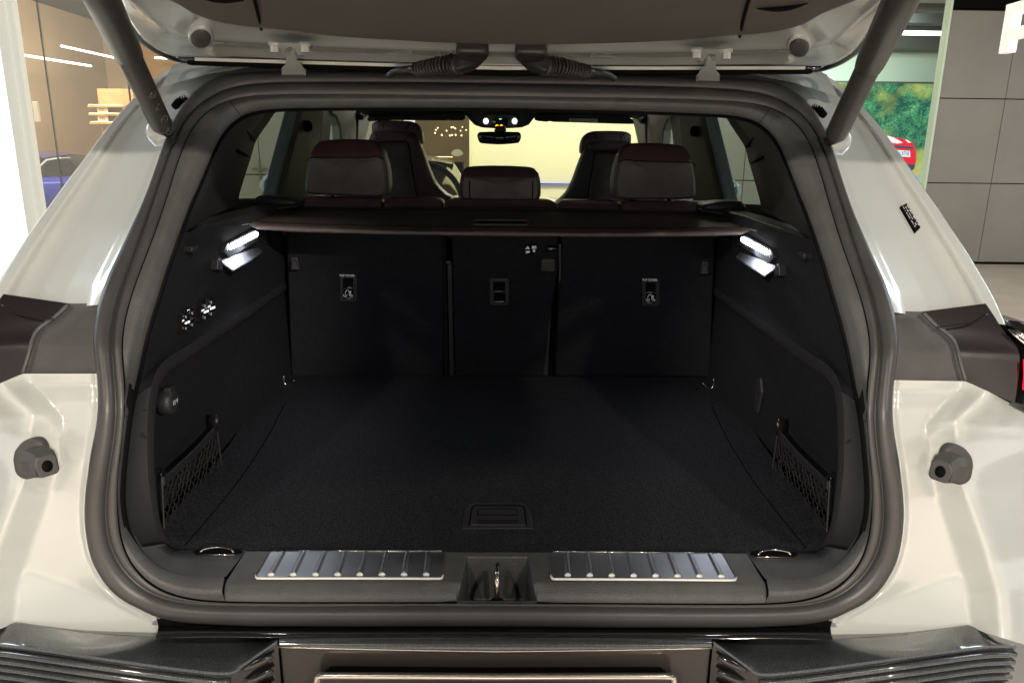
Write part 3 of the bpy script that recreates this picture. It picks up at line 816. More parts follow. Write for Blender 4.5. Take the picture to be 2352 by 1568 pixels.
lo = mesh('latch_opening', *pillow(ov, (0, 1, 0), [(0.9, -0.006), (1, 0), (1, 0.01)]), M['gloss'], SBO[1])
poly('latch_cover', [SB(x, y, 0.004) for x, y in [(1283,560),(1289,560),(1289,640),(1283,655)]], M['dplastic'], SBO[1], thick=(0, 0.014, 0), bevel=0.001)
# pictogram sticker
def sbrect(nm, x0, y0, x1, y1, o, m, par, th=0.001, bev=0):
    return poly(nm, [SB(x, y, o) for x, y in [(x0, y0), (x1, y0), (x1, y1), (x0, y1)]], m, par, thick=(0, th, 0), bevel=bev)
sbrect('sticker', 1205, 562, 1232, 584, 0.002, M['black'], SBO[1])
poly('pictogram', [SB(x, y, 0.0028) for x, y in [(1212,565),(1217.5,572),(1206.5,572)]], M['icon'], SBO[1])
sbrect('pictogram', 1211.2, 568, 1212.8, 571, 0.0034, M['black'], SBO[1])
for x0 in (1222, 1227.2):
    sbrect('pictogram', x0, 565, x0+4.4, 571.5, 0.0028, M['icon'], SBO[1])
sbrect('pictogram', 1228.6, 567, 1230, 571.5, 0.0034, M['black'], SBO[1])
poly('pictogram', [SB(x, y, 0.0028) for x, y in [(1207,575),(1209,577),(1216,576),(1217.5,579),(1215,581),(1209,580.5)]], M['icon'], SBO[1])
sbrect('pictogram', 1206, 581.3, 1212, 582.0, 0.0028, M['icon'], SBO[1])
poly('pictogram', [SB(1226.5+3.2*math.cos(u), 576+2.6*math.sin(u), 0.0028) for u in np.linspace(0, 2*math.pi, 10, endpoint=False)], M['icon'], SBO[1])
sbrect('pictogram', 1224, 579.3, 1229.4, 582, 0.0028, M['dpillar'], SBO[1])
# top tether anchors
def anchor(x0, y0, o, txt, wd=40, ht=62):
    pts = rr(x0, y0, x0+wd, y0+ht, 6)
    a = fixn(mesh('tether_anchor', *prism([SB(x, y, 0.005) for x, y in pts], (0, 0.008, 0)), M['dplastic'], o, bevel=0.001, smooth=False))
    sbrect('tether_anchor', x0+8, y0+8, x0+wd-9, y0+29, 0.0062, M['black'], o)
    sbrect('tether_anchor', x0+9, y0+33, x0+wd-8, y0+52, 0.0062, M['black'], o)
    for yy in (30.0, 54.0):
        mesh('metal_bar', *tube([SB(x0+8, y0+yy, 0.009), SB(x0+wd-9, y0+yy, 0.009)], 0.0011, 6), M['steel'], o)
    if txt:
        L = SB(x0+17, y0+2.2, 0.0085)
        text('tether_lettering', 'TOP TETHER', L, (math.radians(90), 0, 0), 0.0085, M['icon'], o, 0.0002, 0.82)
        # child seat pictogram: anchor hook and seated figure
        cx, cy = x0+21, y0+44
        def pt(a, b): return SB(cx+a, cy+b, 0.0075)
        mesh('pictogram', *tube([pt(-8, -4), pt(-8, 5)], 0.0006, 5), M['icon'], o)
        mesh('pictogram', *tube(cat([tuple(pt(*q)) for q in [(-12, 1), (-11, 5), (-8, 6.5), (-5, 5), (-4, 1)]], 12), 0.0006, 5), M['icon'], o)
        mesh('pictogram', *tube(cat([tuple(pt(*q)) for q in [(-8, -4), (-5, -8), (-1, -8), (1, -3), (2, 4), (9, 6)]], 16), 0.0007, 5), M['icon'], o)
        mesh('pictogram', *tube([pt(3, -3), pt(5, 2), pt(9, 3)], 0.0009, 5), M['icon'], o)
        poly('pictogram', [pt(4+1.8*math.cos(u), -5+1.8*math.sin(u)) for u in np.linspace(0, 2*math.pi, 8, endpoint=False)], M['icon'], o)
anchor(780, 631, SBO[0], True)
anchor(1125, 639, SBO[1], False, 44, 62)
anchor(1475, 641, SBO[2], True)
# bag hooks on the side of the seatbacks
for mir, _ in SIDES:
    hb_ = [(667,590),(683,590),(688,621),(664,621)]
    k_ = poly('bag_hook', [P(x, y, 1.02) for x, y in hb_], M['dplastic'], car, mir=mir, thick=(0, 0.012, 0), bevel=0.003)
    poly('bag_hook_tip', [P(x, y, 1.0) for x, y in [(670,600),(680,600),(684,620),(668,620)]], M['dplastic'], k_, mir=mir, thick=(0, 0.01, 0), bevel=0.002)
    # seat bottom anchor hooks
    an = [P(x, y, 1.0) for x, y in [(652,862),(652,876),(658,884),(672,878),(676,872)]]
    mesh('tie_hook', *tube(cat([tuple(p) for p in an], 16), 0.003, 8), M['chrome'], car, mir=mir)

# seat tops (maroon) and rear headrests
for x0, x1 in ((640, 876), (880, 1017), (1021, 1278), (1283, 1422), (1426, 1664)):
    pts = rr(0, 0, 1, 1, 0.08)
    a, b = P(x0, 478, 1.06), P(x1, 478+(x1-x0)*0.012, 1.06)
    top = P((x0+x1)/2, 459+((x0+x1)/2-1150)*0.012, 1.06)[2]
    o = [(a[0]+(b[0]-a[0])*u, 1.06, a[2]-0.08+(top-a[2]+0.08)*v) for u, v in rr(0, 0, 1, 1, 0.12, 4)]
    fixn(mesh('seat_top', *pillow(o, (0, 1, 0), [(0.97, 0.0), (1, 0.012), (1, 0.08), (0.95, 0.1)]), M['maroon'], car))
o = [P(x, y, 1.08) for x, y in cat([(1287,463),(1290,460),(1340,459.5),(1360,458),(1366,460),(1400,461),(1406,464),(1400,467),(1294,466),(1287,463)], 31)[:-1]]
mesh('release_strap', *pillow(o, (0, 1, 0), [(1, -0.03), (1, 0.04)]), M['maroon'], car)
HR = [(694,440),(697,400),(703,370),(708,352),(713,336),(722,326),(745,321.5),(800,320),(840,322),(858,327),(870,340),(880,362),(887,390),(890,425),(887,445),(876,453),(800,452),(720,449),(699,446)]
HR = cat(HR+[HR[0]], 61)[:-1]
CR = [(1053,447),(1055,414),(1061,397),(1072,386),(1117,383),(1150,383),(1184,384),(1223,387),(1233,395),(1241,407),(1244,444),(1240,458),(1230,463),(1117,461),(1062,458)]
CR = cat(CR+[CR[0]], 61)[:-1]
def headrest(ol, Y, seams, mir):
    o = [P(x, y, Y) for x, y in ol]
    ztop = max(p[2] for p in o); zbot = min(p[2] for p in o)
    rows = []
    c = np.mean(o, 0)
    for s, t in [(0.90, 0.010), (0.965, 0.014), (0.992, 0.024), (1, 0.04), (1, 0.085), (0.97, 0.11), (0.88, 0.125)]:
        r = []
        for p in o:
            q = c+(p-c)*s+np.array([0, t, 0])
            v = (q[2]-zbot)/(ztop-zbot)
            q[1] += 0.035*max(0, v-0.72)/0.28*(1 if t < 0.07 else 0)   # upper part slopes forward
            q[1] += 0.02*(1-v)*0
            r.append(q)
        rows.append(r)
    h = mesh('rear_headrest', *grid(rows, closed=True), M['dleather'], car, mir=mir)
    # rear face: grid of two zones
    n = len(o)
    fr = rows[0]
    vs = [tuple(p) for p in fr]+[tuple(np.array([c[0], np.mean([p[1] for p in fr]), c[2]]))]
    face = fixn(mesh('back_face', vs, [(n, (j+1) % n, j) for j in range(n)], M['dleather'], h, mir=mir))
    # maroon crown: top light put into its colour; follows the top third, slightly proud
    top = [(p-c)*1.006+c for p in rows[3]]
    sel = [p for p in range(n) if (rows[3][p][2]-zbot)/(ztop-zbot) > 0.70]
    sel.sort(key=lambda i: rows[3][i][0])
    crown = []
    for s in range(7):
        crown.append([ (rows[s][i]-c)*1.008+c+np.array([0, -0.0012, 0.0008]) for i in sel])
    low = []
    for i in sel:
        p = rows[0][i]; q = np.array([c[0]+(p[0]-c[0])*0.97, 0, zbot+(ztop-zbot)*0.70]); q[1] = Y+0.010-0.0015
        low.append(q)
    fixn(mesh('crown', *grid([low]+crown), M['maroon'], h, mir=mir))
    for sm_ in seams:
        L = []
        for x, y in sm_:
            q = P(x, y, Y)
            v = (q[2]-zbot)/(ztop-zbot)
            L.append(q+np.array([0, 0.0095+0.045*max(0, v-0.72)/0.28, 0]))
        mesh('seam', *tube(cat([tuple(p) for p in L], 14), 0.0013, 5), M['black'], h, mir=mir)
    # chrome-less posts
    for xx in (-0.05, 0.05):
        mesh('post', *tube([(c[0]+xx, Y+0.07, zbot-0.06), (c[0]+xx, Y+0.07, zbot+0.03)], 0.006, 8), M['gloss'], h, mir=mir)
    return h
sl_ = [[(716,362),(780,362.5),(842,362)], [(842,362),(845,342),(852,331)], [(718,360),(720,340),(727,330)], [(842,362),(862,360),(880,366)], [(700,370),(708,364),(716,362)]]
headrest(HR, 1.04, sl_, False)
headrest(HR, 1.04, sl_, True)
headrest(CR, 1.09, [[(1078,387),(1078,420),(1079,457)], [(1223,389),(1224,420),(1223,460)]], False)

# =================================================================== side fittings
for mir, sd in SIDES:
    XP = -0.566
    hous = poly('side_lamp', [PB(x, y, BU, 0.006) for x, y in [(506,578),(514,558),(578,526),(606,526),(610,562),(594,550),(520,594)]], M['dplastic'], car, mir=mir, thick=(-0.02, 0, 0), bevel=0.003)
    lens = [PB(x, y, BU, 0.010) for x, y in cat([(515,571),(518,560),(530,552),(572,533),(581,532),(582,541),(572,547),(530,567),(519,572),(515,571)], 33)[:-1]]
    mesh('lens', *pillow(lens, (1, 0, 0), [(1, -0.006), (1, 0.0), (0.85, 0.002)]), M['glow'], hous, mir=mir)
    mesh('lens_rim', *tube([PB(x, y, BU, 0.010) for x, y in [(510,577),(516,557),(577,529)]], 0.0012, 6), M['chrome'], hous, mir=mir)
    sc_ = [PB(500, 598, BU, 0.003), PB(590, 566, BU, 0.003), PB(584, 577, BU, 0.020), PB(506, 620, BU, 0.024)]
    poly('scoop', sc_, M['dplastic'], hous, mir=mir, thick=(0, 0, -0.004), bevel=0.001)
    poly('bag_hook', [PB(x, y, BU, 0.014) for x, y in [(484,592),(489,590),(494,598),(495,621),(482,619)]], M['dplastic'], car, mir=mir, thick=(-0.02, 0.006, 0), bevel=0.003)
    poly('cover_guide', [PB(x, y, BU, 0.015, PX(x, y, -0.55)) for x, y in [(419,562),(431,559),(438,565),(430,571),(423,580),(418,576)]], M['dplastic'], car, mir=mir, thick=(-0.02, 0.01, 0), bevel=0.003)
    c0 = PB(548, 552, BU, 0.02); s_ = -1 if mir else 1
    c0[0] *= s_
    lamp('cargo_lamp_light', 'AREA', tuple(c0), tuple(c0+np.array([0.02*s_, -0.02, -0.22])), 0.50, (0.80, 0.87, 1.0), 0.012, sizey=0.09)

# seat switches: left wall only
for (bx, by, lit) in ((421, 733, (1, 0)), (466, 708, (1, 1))):
    for k, dx in enumerate((-8, 7)):
        cx = bx+dx; cy = by-dx*0.55
        def Q(a, b, o): return PB(cx+a, cy+b, BU, o)
        bt = poly('seat_switch', [Q(-7, -20, 0.008), Q(6, -25, 0.008), Q(7, 20, 0.008), Q(-6, 26, 0.008)], M['gloss'], car, thick=(-0.012, 0, 0), bevel=0.002)
        for yy in (-13, 14):
            poly('lit_mark', [Q(a, yy+b, 0.0095) for a, b in [(-1.8, -2.8), (1.5, -3.2), (0.8, 0), (1.8, 2.4), (-0.8, 2.8), (-1.4, 0.8)]], M['iconlit'], bt, thick=(0.0005, 0, 0))
        if lit[k]:
            poly('indicator_bar', [Q(a, b, 0.0115) for a, b in [(-5.5, 1), (-5, 3.4), (4.8, -0.5), (6, -2.6), (5, -4.6), (-4.2, -0.8)]], M['glows'], bt, thick=(0.001, 0, 0), bevel=0.0005)
        else:
            mesh('indicator_bar', *tube([Q(-5, 1, 0.01), Q(5, -3, 0.01)], 0.0012, 6), M['plastic'], bt)
# power socket with cap on the left recess wall
c = PX(396, 922, XW+0.02)
so = mesh('power_socket', *pillow([c+np.array([-0.006, 0.022*math.cos(u), 0.022*math.sin(u)]) for u in np.linspace(0, 2*math.pi, 26, endpoint=False)], (1, 0, 0), [(1.1, -0.01), (1.0, 0.006), (0.86, 0.010), (0.5, 0.011)]), M['dplastic'], car)
poly('socket_tab', [c+np.array([0.003, a, b]) for a, b in [(-0.010, 0.012), (0.010, 0.012), (0.010, 0.028), (-0.010, 0.028)]], M['dplastic'], so, thick=(-0.012, 0, 0), bevel=0.002)
text('socket_lettering', '12 V', c+np.array([0.0062, -0.002, 0.0]), (math.radians(90), 0, math.radians(90)), 0.011, M['icon'], so, 0.0002)
# slot panel on the right recess wall
p = [PX(x, y, 0.578) for x, y in [(1735,870),(1745,868),(1748,900),(1738,948),(1730,946)]]
poly('wall_panel', p, M['dplastic'], car, thick=(0.008, 0, 0), bevel=0.003)

# ---- cargo cover (lift-out)
cc = thing('cargo_cover', 'dark brown retracted luggage cover spanning the cargo bay behind the rear seats', 'cargo cover', (0, 0.9, 1.25))
front = cat([(572,512),(584,518),(610,521),(700,526),(850,530),(1000,533),(1150,535)], 30)
back = cat([(592,478),(600,478.5),(640,478),(720,477.5),(850,477),(1000,477),(1150,477.5)], 30)
yfr, ybk = 0.74, 1.0
Fp = [P(x, y, yfr) for x, y in front]; Bp = [P(x, y, ybk) for x, y in back]
Fp[-1][0] = 0; Bp[-1][0] = 0
rows = [[f+np.array([0, 0.02, -0.006]) for f in Fp], [f+np.array([0, 0.002, -0.007]) for f in Fp], Fp]
for t in (0.03, 0.25, 0.5, 0.75, 0.95, 1.0):
    rows.append([f+(b-f)*t+np.array([0, 0, 0.003+0.002*math.sin(7*t+f[0]*9)]) for f, b in zip(Fp, Bp)])
rows.append([b+np.array([0, 0.01, -0.03]) for b in Bp])
mesh('cover_sheet', *grid(rows, flip=True), M['cover'], cc, both=True)
for tt, rr_ in ((0.80, 0.0008), (0.12, 0.0006)):
    L = [f+(b-f)*tt+np.array([0, 0, 0.0052]) for f, b in zip(Fp, Bp)]
    mesh('stitching', *tube(L, rr_, 5), M['black'], cc, both=True)
def CV(x, y, h=0.006):
    n = np.cross(Bp[-1]-Fp[-1], np.array([1.0, 0, 0])); n /= np.linalg.norm(n)
    if n[2] < 0: n = -n
    return PN(x, y, Fp[-1]+n*h, n)
hd = cat([(1087,510),(1090,506.5),(1100,505.5),(1200,506),(1211,508),(1213,512),(1209,516),(1198,516.5),(1100,515.5),(1090,514),(1087,510)], 41)
mesh('pull_handle', *tube([CV(x, y) for x, y in hd], 0.0026, 8), M['cover'], cc)
mesh('pull_slot', *pillow([CV(x, y, 0.0055) for x, y in [(1097,509),(1202,510),(1202,513),(1097,512)]], (0, 0, 1), [(1, -0.001), (1, 0.0005)]), M['black'], cc)
for mir, _ in SIDES:
    ec = cat([(583,466),(590,455),(598,449),(640,450),(670,455),(686,462),(684,470),(660,474),(600,474),(583,466)], 31)[:-1]
    fixn(mesh('end_cap', *pillow([P(x, y, 0.96) for x, y in ec], (0, 1, 0), [(0.8, -0.02), (0.97, -0.015), (1, 0), (1, 0.06)]), M['dplastic'], cc, mir=mir))
    sp = [P(x, y, 0.93) for x, y in [(566,494),(600,478),(690,470),(690,476),(610,487),(575,506)]]
    poly('side_bracket', sp, M['dplastic'], cc, mir=mir, thick=(0, 0.04, 0), bevel=0.004)

# ---- cargo nets (clipped to the side walls)
for mir, sd in SIDES:
    lab = 'black elastic cargo net stretched across the side pocket below the 12 V socket' if not mir else 'black elastic cargo net on the side pocket opposite the seat switches'
    nt_ = thing('cargo_net', lab, 'cargo net', (-0.55 if not mir else 0.55, 0.3, 0.85), group='cargo nets in the side pockets')
    XN = -0.556
    tl, tr, br, bl = (374,1118), (505,975), (512,1092), (382,1232)
    topc = cat([(372,1100),(400,1075),(450,1028),(497,975)], 14)
    botc = cat([(378,1236),(400,1222),(460,1160),(512,1095)], 14)
    def NP(u, v):
        a = np.array([np.interp(u, np.linspace(0, 1, 14), topc[:, k]) for k in range(2)])
        b = np.array([np.interp(u, np.linspace(0, 1, 14), botc[:, k]) for k in range(2)])
        q = a+(b-a)*v
        return PX(q[0], q[1], XN-0.012*math.sin(math.pi*u)*math.sin(math.pi*v))
    # band of stitched elastic
    band = grid([[NP(u, v) for u in np.linspace(0, 1, 14)] for v in (-0.02, 0.13)])
    mesh('elastic_band', *band, M['dpillar'], nt_, mir=mir)
    for k in range(4):
        mesh('band_cord', *tube([NP(u, 0.0+0.035*k)+np.array([0.0015, 0, 0]) for u in np.linspace(0, 1, 14)], 0.0016, 5), M['dplastic'], nt_, mir=mir)
    parts = []
    rnd = random.Random(5)
    n1, n2 = 12, 9
    J = [[NP(min(1, max(0, (i+0.5*(j % 2))/n1+rnd.uniform(-.016, .016))), 0.14+0.86*j/n2) for i in range(n1)] for j in range(n2+1)]
    for j in range(n2):
        for i in range(n1):
            for di in ((0, 1) if j % 2 else (-1, 0)):
                k = i+di
                if 0 <= k < n1:
                    a, b = J[j][i], J[j+1][k]
                    m_ = (a+b)/2+np.array([0.002, rnd.uniform(-.002, .002), 0])
                    parts.append(tube([a, m_, b], 0.0009, 4, cap=False))
    mm_ = mesh('mesh_cords', *join(*parts), M['cord'], nt_, mir=mir)
    mm_['kind'] = 'stuff'
    mesh('end_cord', *tube([NP(0, v) for v in np.linspace(-0.05, 1.02, 10)], 0.002, 6), M['dplastic'], nt_, mir=mir)
    mesh('end_cord', *tube([NP(1, v) for v in np.linspace(-0.05, 1.02, 10)], 0.002, 6), M['dplastic'], nt_, mir=mir)
    c = NP(0, 0.0)
    mesh('clip', *tube(cat([tuple(c+np.array([0.004, a, b])) for a, b in [(-0.012, 0.012), (-0.004, 0.016), (0.004, 0.010), (0.006, -0.01), (0.008, -0.04)]], 14), 0.0015, 6), M['gloss'], nt_, mir=mir)
    c = NP(1, -0.05)
    mesh('clip', *pillow([c+np.array([0.0, 0.008*math.cos(u), 0.016*math.sin(u)]) for u in np.linspace(0, 2*math.pi, 12, endpoint=False)], (1, 0, 0), [(1, -0.01), (1, 0.004), (0.6, 0.008)]), M['gloss'], nt_, mir=mir)

# =================================================================== outer body
# D pillar panels
Oc = [(-42,724),(-20,678),(0,640),(60,547),(80,520),(130,450),(187,374),(273,262),(350,185),(400,150),(430,134),(520,118),(700,112),(900,110)]
Os = cat(Oc, 60)
Aseg = cat([(225,700),(232,678),(247,638),(267,597),(290,548),(308.6,508),(323.6,475),(343.6,424),(363.6,367),(383.6,310),(404,270),(430,234),(464,203),(507,182),(550,173.5),(600,170),(700,168.5),(900,169)], 60)
fr = [0.0, 0.06, 0.12, 0.30, 0.36, 0.50, 0.56, 0.68, 0.82, 0.845, 0.90, 0.915, 0.985, 1.0]
of = [0.03, 0.034, 0.045, 0.043, 0.052, 0.048, 0.056, 0.052, 0.050, 0.040, 0.037, 0.043, 0.038, 0.050]
for mir, _ in SIDES:
    rows = []
    for f, o in zip(fr, of):
        rows.append([PS(*(a+(b-a)*f), o) for a, b in zip(Aseg, Os)])
    rows.append([p+np.array([-0.012, 0.05, 0.0]) for p in rows[-1]])
    rows.append([p+np.array([-0.05, 0.6, 0.01]) for p in rows[-1]])
    bp_ = mesh('rear_pillar_panel', *grid(rows), M['paint'], car, mir=mir)
    # small spring of the latch hose
    cc_ = cat([(402,246),(408,238),(416,231),(430,226)], 60)
    pth = [PS(x, y, 0.03) for x, y in cc_]
    rs = [0.0045+0.0030*math.sin(i*0.75) for i in range(60)]
    mesh('wiring_sleeve', *tube(pth, rs, 10), M['black'], car, mir=mir)
    # strut ball mount
    bm_ = PS(372, 300, 0.03)
    mesh('strut_mount', *pillow([bm_+np.array([0.026*math.cos(u), 0.014*math.sin(u)*0.7, 0.020*math.sin(u)]) for u in np.linspace(0, 2*math.pi, 18, endpoint=False)], (0, -0.8, 0.6), [(1.15, -0.01), (1, 0.006), (0.7, 0.012)]), M['paint'], car, mir=mir)
# roof panel and header panel
rows = []
for Y, z in ((0.47, 1.572), (0.53, 1.615), (0.8, 1.66), (1.4, 1.69), (2.0, 1.67), (2.5, 1.615)):
    rows.append([(0.60*u, Y, z-0.05*abs(u)**4) for u in np.linspace(-1, 1, 15)])
mesh('roof_panel', *grid(rows), M['paint'], car)

# garnish / lamp body between y 676 and 857
for mir, _ in SIDES:
    crs = [(160,697),(140,716),(123,731),(100,746),(84,762),(74,785),(64,820),(52,858)]
    def patch(L, R_, n, m_, f, nu=16):
        rows = []
        for t in np.linspace(0, 1, 26):
            pass
        A_ = cat(L, 26); B_ = cat(R_, 26)
        for u in np.linspace(0, 1, nu):
            rows.append([PS(*(a+(b-a)*u), f(u, k/25.0)) for k, (a, b) in enumerate(zip(A_, B_))])
        return mesh(n, *grid(rows, flip=True), m_, car, mir=mir)
    g_ = patch(crs, [(264,697),(258,720),(252,745),(250,770),(250,800),(250,830),(254,858)], 'lamp_housing', M['gplastic'], lambda u, v: 0.041+0.003*math.exp(-((v-0.10)/0.06)**2)*math.sin(math.pi*min(1, u*1.2)*0.5))
    l_ = patch([(8,675),(-10,700),(-36,738),(-70,778),(-76,812),(-74,850),(-66,908)], crs, 'lamp_inner_cover', M['lens'], lambda u, v: 0.041-0.010*(1-u))
    # stepped rim along the top of the cover
    rm = [PS(x, y, 0.022) for x, y in cat([(4,700),(40,720),(90,728),(122,733)], 20)]
    mesh('cover_step', *tube(rm, 0.0014, 6), M['lens'], l_, mir=mir)
    cr = [PS(x, y, 0.031) for x, y in cat([(158,699),(140,716),(123,731),(100,746),(84,762),(74,785),(64,820),(52,857)], 30)]
    mesh('housing_rib', *tube(cr, 0.0028, 8), M['gplastic'], g_, mir=mir)
    t3 = [PS(x, y, 0.030) for x, y in cat([(-54,724),(-88,775),(-96,812),(-95,850),(-80,925),(-130,925),(-150,850),(-130,770),(-90,718),(-54,724)], 31)[:-1]]
    tlo = fixn(mesh('tail_lamp', *pillow(t3, (0, 1, 0), [(0.9, -0.01), (1, 0.0), (1, 0.05)]), M['gloss'], car, mir=mir))
    mesh('light_strip', *tube([PS(x, y, 0.020) for x, y in [(-90,805),(-92,840),(-90,875)]], 0.003, 8), M['red'], tlo, mir=mir)
    for k in range(3):
        mesh('lamp_blade', *tube([PS(x, y, 0.017) for x, y in [(-48-9*k, 735+1*k), (-90-9*k, 770-5*k)]], 0.002, 6), M['chrome'], tlo, mir=mir)

# lower white corner panels
CP = [  # x, y, off control points (facets)
 (200,862,.045),(120,862,.050),(52,862,.050),(0,882,.048),(-60,905,.050),(-160,960,.05),
 (90,893,.036),(150,953,.030),(30,920,.030),(-30,950,.028),(-120,1000,.04),
 (130,1000,.052),(145,1060,.050),(128,1105,.040),(100,1140,.030),(20,1010,.052),(-10,1070,.046),(40,1130,.040),(-70,1050,.03),(-140,1080,.04),
 (195,950,.044),(180,1050,.044),(175,1150,.044),(205,1250,.040),(150,1230,.030),(80,1240,.018),(20,1230,.026),(-60,1220,.040),(-140,1240,.05),
 (235,1330,.036),(180,1340,.026),(110,1340,.020),(60,1350,.030),(20,1350,.046),(-40,1340,.052),(-130,1350,.06),
 (330,1405,.034),(360,1440,.026),(280,1440,.026),(180,1440,.022),(100,1440,.020),(40,1440,.024),(0,1450,.040),(-60,1460,.05),(-150,1460,.06)]
def sp_(v, k=3.0):
    return v if v > 30*k else k*math.log1p(math.exp(v/k))
def coff(x, y):
    xl = np.interp(y, [858, 893, 953, 1000, 1105, 1242, 1350, 1440], [60, 90, 150, 148, 128, 77, 42, 30])
    sL = xl-x
    o = 0.044
    o -= 0.00042*min(sp_(sL), 75+0.0*y)                    # outer face leans out
    o += 0.00065*sp_(sL-95, 5.0)                           # and falls away again towards the side
    d = math.hypot((x-85)/62.0, (y-1052)/75.0)
    o += 0.005/(1+math.exp((d-1.0)/0.10))                  # seat of the rubber buffer
    o -= 0.00022*sp_(y-1290-0.35*x, 6.0)                   # foot sweeps back to the bumper
    o -= 0.010*math.exp(-((y-858)/14.0)**2)
    # facet running from (90,893) down to the centre
    s2 = (893+(x-90)*1.0)-y
    if sL > 0: o += 0.00012*sp_(-abs(s2)+40, 4.0)*math.exp(-((y-930)/60.0)**2)
    return o
xa_tab = np.array([(p[1], p[0]) for p in As if p[1] > 800][::-1])
def edgex(y):
    # image x of the seal's outer edge for a row y
    pts = [(q[1], q[0]) for q in A if q[1] > 700 and q[0] < 800][::-1]
    ys = [p[0] for p in pts]; xs = [p[1] for p in pts]
    return float(np.interp(y, ys, xs))
for mir, _ in SIDES:
    rows = []
    for y in np.concatenate([np.linspace(858, 1400, 64), np.linspace(1412, 1462, 6)]):
        row = []
        xr_ = edgex(min(y, 1420))+14
        if y > 1420: xr_ = 366-(y-1420)*0.15
        for u in np.linspace(0, 1, 64):
            x = xr_+(-190-xr_)*u
            yb = y
            # top edge follows the garnish, bottom the bumper line
            top = np.interp(x, [-190, -90, 0, 52, 300], [965, 925, 880, 858, 858])
            bot = np.interp(x, [-190, 0, 33, 200, 354], [1500, 1444, 1430, 1453, 1462])
            yy = top+(bot-top)*(y-858)/(1462-858)
            xx = min(x, edgex(min(yy, 1425))+14) if yy < 1425 else x
            o = coff(xx, yy)
            if yy < 1425:
                o += 0.02*math.exp(-((edgex(yy)-xx)/10.0)**2)*0.3
            row.append(PS(xx, yy, o))
        rows.append(row)
    cpn = mesh('rear_corner_panel', *grid(rows), M['paint'], car, mir=mir)
    # outer body side running forward
    side = [r[-1] for r in rows]
    mesh('side_panel', *grid([side, [p+np.array([-0.02, 0.03, 0]) for p in side], [p+np.array([-0.05, 0.9, 0.02]) for p in side]]), M['paint'], car, mir=mir)
    # rubber buffer
    ax = np.array([0.80, -0.56, 0.16]); ax /= np.linalg.norm(ax)
    u_ = np.cross(ax, [0, 0, 1]); u_ /= np.linalg.norm(u_); v_ = np.cross(u_, ax)
    if v_[2] < 0: v_ = -v_
    ux = np.array([1.0, 0.15, 0]); ux /= np.linalg.norm(ux); vz = np.array([0, 0.1, 1.0])
    fo = [PS(x, y, 0.010) for x, y in cat([(39,1052),(44,1030),(62,1010),(88,1003),(104,1010),(112,1030),(108,1070),(90,1090),(66,1098),(46,1085),(39,1052)], 41)[:-1]]
    fo = [p for p in fo]
    bu = fixn(mesh('rubber_buffer', *pillow(fo, np.array([0.0, -0.97, 0.2]), [(1.02, -0.001), (1.0, 0.006), (0.93, 0.010), (0.6, 0.010)]), M['bufr'], car, mir=mir))
    ol = [(-0.027, -0.022), (-0.020, -0.030), (0.016, -0.030), (0.026, -0.020), (0.028, 0.010), (0.018, 0.026), (-0.016, 0.028), (-0.027, 0.016)]
    cb = sum(fo)/len(fo)+np.array([0.0, -0.012, 0.002])
    cb = cb+np.array([0.010, 0, -0.001])
    def blk(s, d, sh=0): s = s*0.68; return [cb+(u_*a+v_*b)*s+ax*d+v_*sh for a, b in ol]
    rows = [blk(0.95, 0.0), blk(0.95, 0.016), blk(0.92, 0.020), blk(0.76, 0.031, -0.003), blk(0.70, 0.0325, -0.004)]
    vs, fs = grid(rows, closed=True)
    fs = fs+[tuple(range(4*8, 5*8))]
    fixn(mesh('buffer_block', vs, fs, M['bufr'], bu, mir=mir, angle=35, bevel=0.002))
    hc = cb+ax*0.0328-v_*0.005
    mesh('buffer_hole', *pillow([hc+u_*0.0066*math.cos(t)+v_*0.0078*math.sin(t) for t in np.linspace(0, 2*math.pi, 18, endpoint=False)], ax, [(1, -0.01), (1, 0.0006)]), M['black'], bu, mir=mir)

# ---- bumper
bpr = thing('x', None, None)
bpr.name = 'x'; bpr.select_set(False) if False else None
bpy.data.objects.remove(bpr)
zc = P(1143, 1462, -0.03)[2]
# dark gap and step below the seal
def rowfull(half):   # half: list of 3D from centre to left -> full row
    r = [np.array([-p[0], p[1], p[2]]) for p in half[::-1]]
    return [p for p in half[::-1]]+[np.array([-p[0], p[1], p[2]]) for p in half[1:]]
def HRow(pts, n, Y):
    q = cat(pts, n); r = [P(x, y, Y) for x, y in q]; r[0][0] = 0; return r
t0 = HRow([(1143,1425),(700,1424),(480,1424),(360,1420)], 20, 0.03)
t1 = HRow([(1143,1446),(700,1446),(480,1444),(364,1440)], 20, 0.01)
t2 = HRow([(1143,1452),(700,1452),(480,1450),(362,1450)], 20, -0.02)
t3 = HRow([(1143,1458),(700,1458),(480,1457),(358,1460)], 20, -0.028)
t4 = HRow([(1143,1463),(700,1463),(500,1464),(358,1464)], 20, -0.030)
bum = mesh('bumper_ledge', *grid([rowfull(t) for t in (t0, t1, t2, t3, t4)], flip=True), M['gloss'], car)
s0 = HRow([(1143,1456),(700,1455.5),(480,1454.5),(366,1453)], 20, -0.0225)
s1 = HRow([(1143,1463.5),(700,1463.5),(480,1464),(366,1464)], 20, -0.031)
